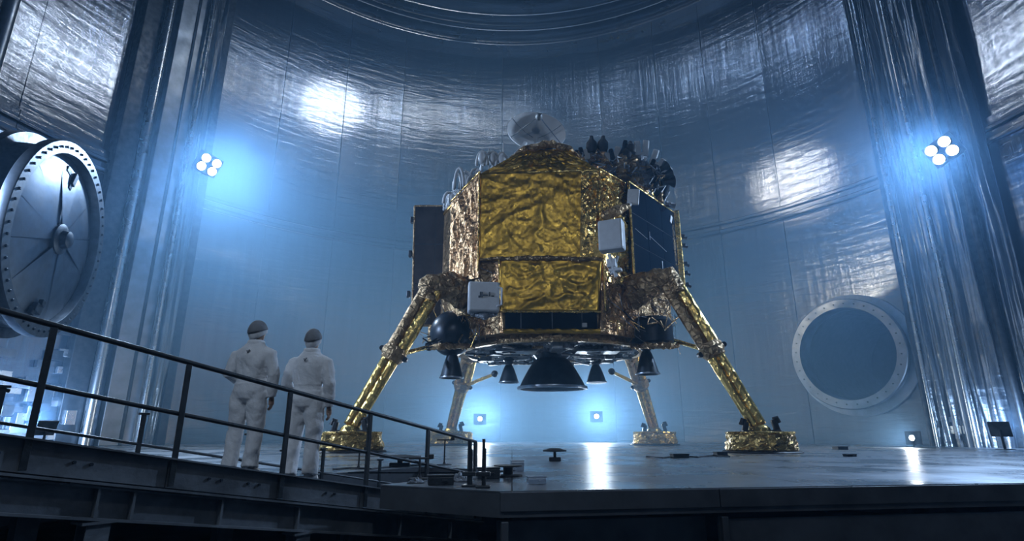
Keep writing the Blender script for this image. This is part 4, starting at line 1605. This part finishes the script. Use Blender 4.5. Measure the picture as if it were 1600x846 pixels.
    for sg in (-1, 1):
        mb.sphere((sg * .033, .083, .008), .012, 8)               # eyes
        mb.sphere((sg * .077, -.005, -.005), .03, 8, (.35, .7, 1.0))  # ears
    for i in range(n0, len(mb.v)):
        mb.v[i] = hc + hr @ mb.v[i]
    me = solidify_remesh(mb, 'tmp', .0062, 2)
    link('body', me, M['skin'])
    # hood band, cap, collar
    def shell(name, mat, zlo_back, zlo_front, grow, n_=30, m_=14):
        mb = MB()
        for j in range(m_ + 1):
            for k in range(n_):
                w = 2 * math.pi * k / n_
                zl = zlo_back + (zlo_front - zlo_back) * (.5 + .5 * math.sin(w))
                zz = zl + (1.0 - zl) * (j / m_) ** .8
                zz = min(zz, .9995)
                rr = math.sqrt(max(0, 1 - zz * zz))
                p = V((.076 * rr * math.cos(w), .098 * rr * math.sin(w), .116 * zz)) * grow
                p += p.normalized() * .004 * noise.noise(p * 40 + V((lx * 50, 0, 0)))
                mb.v.append(hc + hr @ p)
        for j in range(m_):
            for k in range(n_):
                k2 = (k + 1) % n_
                mb.f.append((j * n_ + k, j * n_ + k2, (j + 1) * n_ + k2, (j + 1) * n_ + k))
        mb.f.append(tuple(m_ * n_ + k for k in range(n_)))
        mb.m = [0] * len(mb.f)
        me_o = mb.build(name, mat)
        md = me_o.modifiers.new('t', 'SOLIDIFY')
        md.thickness = .006
        md.offset = -1
        me2 = bpy.data.meshes.new_from_object(me_o.evaluated_get(bpy.context.evaluated_depsgraph_get()))
        bpy.data.objects.remove(me_o)
        return link(name, me2, mat)

    shell('cap', M['cap'], -.22, .35, 1.30)
    shell('hood_band', M['suit'], -.90, .10, 1.2)
    mb = MB()
    mb.lathe([(.098, 1.475), (.104, 1.49), (.096, 1.535), (.088, 1.542), (.084, 1.53), (.088, 1.48)], 30, (lx, .008, 0))
    o = mb.build('collar', M['suit'])
    me = o.data
    bpy.data.objects.remove(o)
    link('collar', me, M['suit'])
    mb = MB()
    mb.path([(lx - .012, -.150, 1.40), (lx, -.155, 1.375), (lx + .02, -.150, 1.41)], .009, 6)
    o = mb.build('neck_loop', M['cap'])
    me = o.data
    bpy.data.objects.remove(o)
    link('neck_loop', me, M['cap'])
    for s_ in (0, 1):
        mb = MB()
        f = feet[s_]
        mb.rings([(f.x, f.y + .05, 0.0, .052, .145), (f.x, f.y + .05, .025, .056, .150), (f.x, f.y + .045, .05, .054, .140), (f.x, f.y + .01, .085, .052, .095), (f.x, f.y - .01, .12, .055, .065)], 20)
        o = mb.build('shoe', M['shoe'], recalc=True)
        me = o.data
        bpy.data.objects.remove(o)
        link('shoe', me, M['shoe'])
    return root


# arms: (shoulder, elbow, wrist) left then right, in the person's own frame (facing +Y)
A1 = [((-.205, 0, 1.365), (-.275, -.02, 1.13), (-.16, .19, 1.02)), ((.205, 0, 1.365), (.275, .0, 1.12), (.255, .05, .87))]
A2 = [((-.205, 0, 1.365), (-.285, -.01, 1.12), (-.20, .18, .98)), ((.205, 0, 1.365), (.27, -.01, 1.11), (.265, .05, .84))]
P1 = V((-3.02, 6.62, 0))
P2 = V((-2.46, 6.92, 0))
for P in (P1, P2):
    d = V((P.x - N0.x, P.y - N0.y, 0))
    P.z = N0.z + SLOPE * d.dot(U)
person(P1, 1.72, -.10, A1, .0, -.45, 'person in white coveralls and grey cap, left of the two, head turned right')
person(P2, 1.77, -.12, A2, .0, -.05, 'person in white coveralls and grey hood, right of the two on the gangway, facing away')

# ================================================================ FLOOR CLUTTER
def clutter(name, label, cat, px, py, fn, mat='black', group=None):
    p = at_floor(px, py)
    mb = MB()
    fn(mb, p)
    o = mb.build(name, M[mat])
    return tag(o, label, cat, group)


def clamp_stand(h, w):
    def f(mb, p):
        mb.lathe([(.001, 0), (.14, 0), (.14, .012), (.03, .02), (.02, .05), (.001, .05)], 14, p)
        mb.path([p, p + V((0, 0, h))], .014, 8)
        mb.path([p + V((-w / 2, 0, h)), p + V((w / 2, 0, h))], .014, 8)
        mb.box(p + V((w / 2, 0, h + .02)), (.07, .05, .06), None, .01)
    return f


def tray(w, h):
    def f(mb, p):
        mb.box(p + V((0, 0, h * .15)), (w * .5, .12, h * .3), None, .01)
        mb.box(p + V((0, 0, h * .45)), (w * .12, .06, h * .6), None, .005)
        mb.lathe([(.001, h * .7), (w * .5, h * .75), (w * .5, h * .85), (.1, h), (.001, h)], 16, p)
    return f


def crate(w, d, h):
    def f(mb, p):
        mb.box(p + V((0, 0, h / 2)), (w, d, h), Matrix.Rotation(.2, 3, 'Z'), .01)
        mb.box(p + V((0, 0, h + .012)), (w * 1.04, d * 1.04, .024), Matrix.Rotation(.2, 3, 'Z'), .006)
        mb.box(p + V((w * .2, -d * .5 - .01, h * .6)), (w * .2, .03, .02), Matrix.Rotation(.2, 3, 'Z'), .004)
    return f


def reel(mb, p):
    mb.lathe([(.001, 0), (.2, 0), (.2, .02), (.07, .03), (.07, .12), (.2, .13), (.2, .15), (.001, .15)], 18, p)


clutter('clamp_stand', 'small black clamp stand on the floor nearest the middle handrail post', 'stand', 560, 733, clamp_stand(.30, .22))
clutter('clamp_stand', 'taller thin black stand with a crossbar left of the last handrail post', 'stand', 655, 749, clamp_stand(.26, .3))
clutter('clamp_stand', 'pale-footed black stand on the floor under the left rear leg', 'stand', 694, 727, clamp_stand(.45, .3))
clutter('work_lamp_base', 'low black disc on a foot on the wet floor by the left front pad', 'stand', 625, 729, tray(.75, .2))
clutter('tool_tray', 'low black tool tray on the bright floor below the engine', 'tray', 867, 721, tray(.5, .26))
clutter('tool_case', 'dark flat tool case behind the gangway end', 'case', 688, 758, crate(.3, .15, .09), 'rail')
clutter('tool_case', 'small dark tool case beside the platform corner', 'case', 762, 748, crate(.3, .2, .12), 'rail')
clutter('cable_reel', 'black cable reel on the floor near the platform corner', 'reel', 794, 745, reel)
clutter('tool_block', 'small steel block on the floor right of the cable reel', 'block', 808, 736, crate(.2, .15, .14), 'steel')
clutter('tool_block', 'low steel block at the platform front edge', 'block', 838, 757, crate(.22, .12, .07), 'steel')
clutter('tool_block', 'dark flat block on the floor by the right rear pad', 'block', 1062, 716, crate(.4, .2, .07), 'rail')
clutter('tool_block', 'tiny dark block beside the right front pad', 'block', 1126, 713, crate(.3, .2, .08), 'rail')
clutter('tool_block', 'tiny dark block on the floor right of the right front pad', 'block', 1313, 703, crate(.4, .3, .08), 'rail')
clutter('tool_block', 'small dark block on the open floor far right of the pad', 'block', 1328, 714, crate(.28, .15, .04), 'rail')
mb = MB()
pts = [at_floor(x, y) + V((0, 0, .018)) for x, y in ((1010, 715), (1035, 717), (1060, 714), (1090, 716), (1115, 713), (1140, 715))]
mb.path(pts, .018, 6)
tag(mb.build('floor_cable', M['black']), 'black cable lying between the right rear and right front pads', 'cable')
mb = MB()
pts = [at_floor(x, y) + V((0, 0, .015)) for x, y in ((520, 735), (548, 733), (580, 734.5), (612, 731), (640, 729), (668, 728))]
mb.path(pts, .015, 6)
tag(mb.build('floor_cable', M['black']), 'black cable lying on the floor behind the middle handrail posts', 'cable')
# clear wrinkled plastic sheet behind the handrail
o = None
def sheet(px, py, w, d, h, seed, label):
    p = at_floor(px, py)
    mb = MB()
    nu, nv = 30, 22
    for layer in (0, 1):
        for j in range(nv + 1):
            for i in range(nu + 1):
                s_, t_ = i / nu - .5, j / nv - .5
                e = max(0, 1 - 4 * s_ * s_) * max(0, 1 - 4 * t_ * t_)
                z = h * e * (.35 + noise.turbulence(V((s_ * 3, t_ * 3, seed)), 3, True)) + .012
                mb.v.append(p + V((s_ * w, t_ * d, z - (.008 if layer else 0))))
    W = nu + 1
    o2 = W * (nv + 1)
    for j in range(nv):
        for i in range(nu):
            a = j * W + i
            mb.f += [(a, a + 1, a + W + 1, a + W), (o2 + a, o2 + a + W, o2 + a + W + 1, o2 + a + 1)]
    mb.m = [0] * len(mb.f)
    return tag(mb.build('foil_sheet', M['silver_foil'], smooth=False), label, 'foil sheet', 'crumpled foil sheets on the floor')


sheet(650, 755, .2, .2, .05, 2, 'flatter crumpled silver foil sheet left of the last handrail posts')
sheet(716, 753, .25, .2, .10, 6, 'taller crumpled silver foil sheet behind the last handrail post')
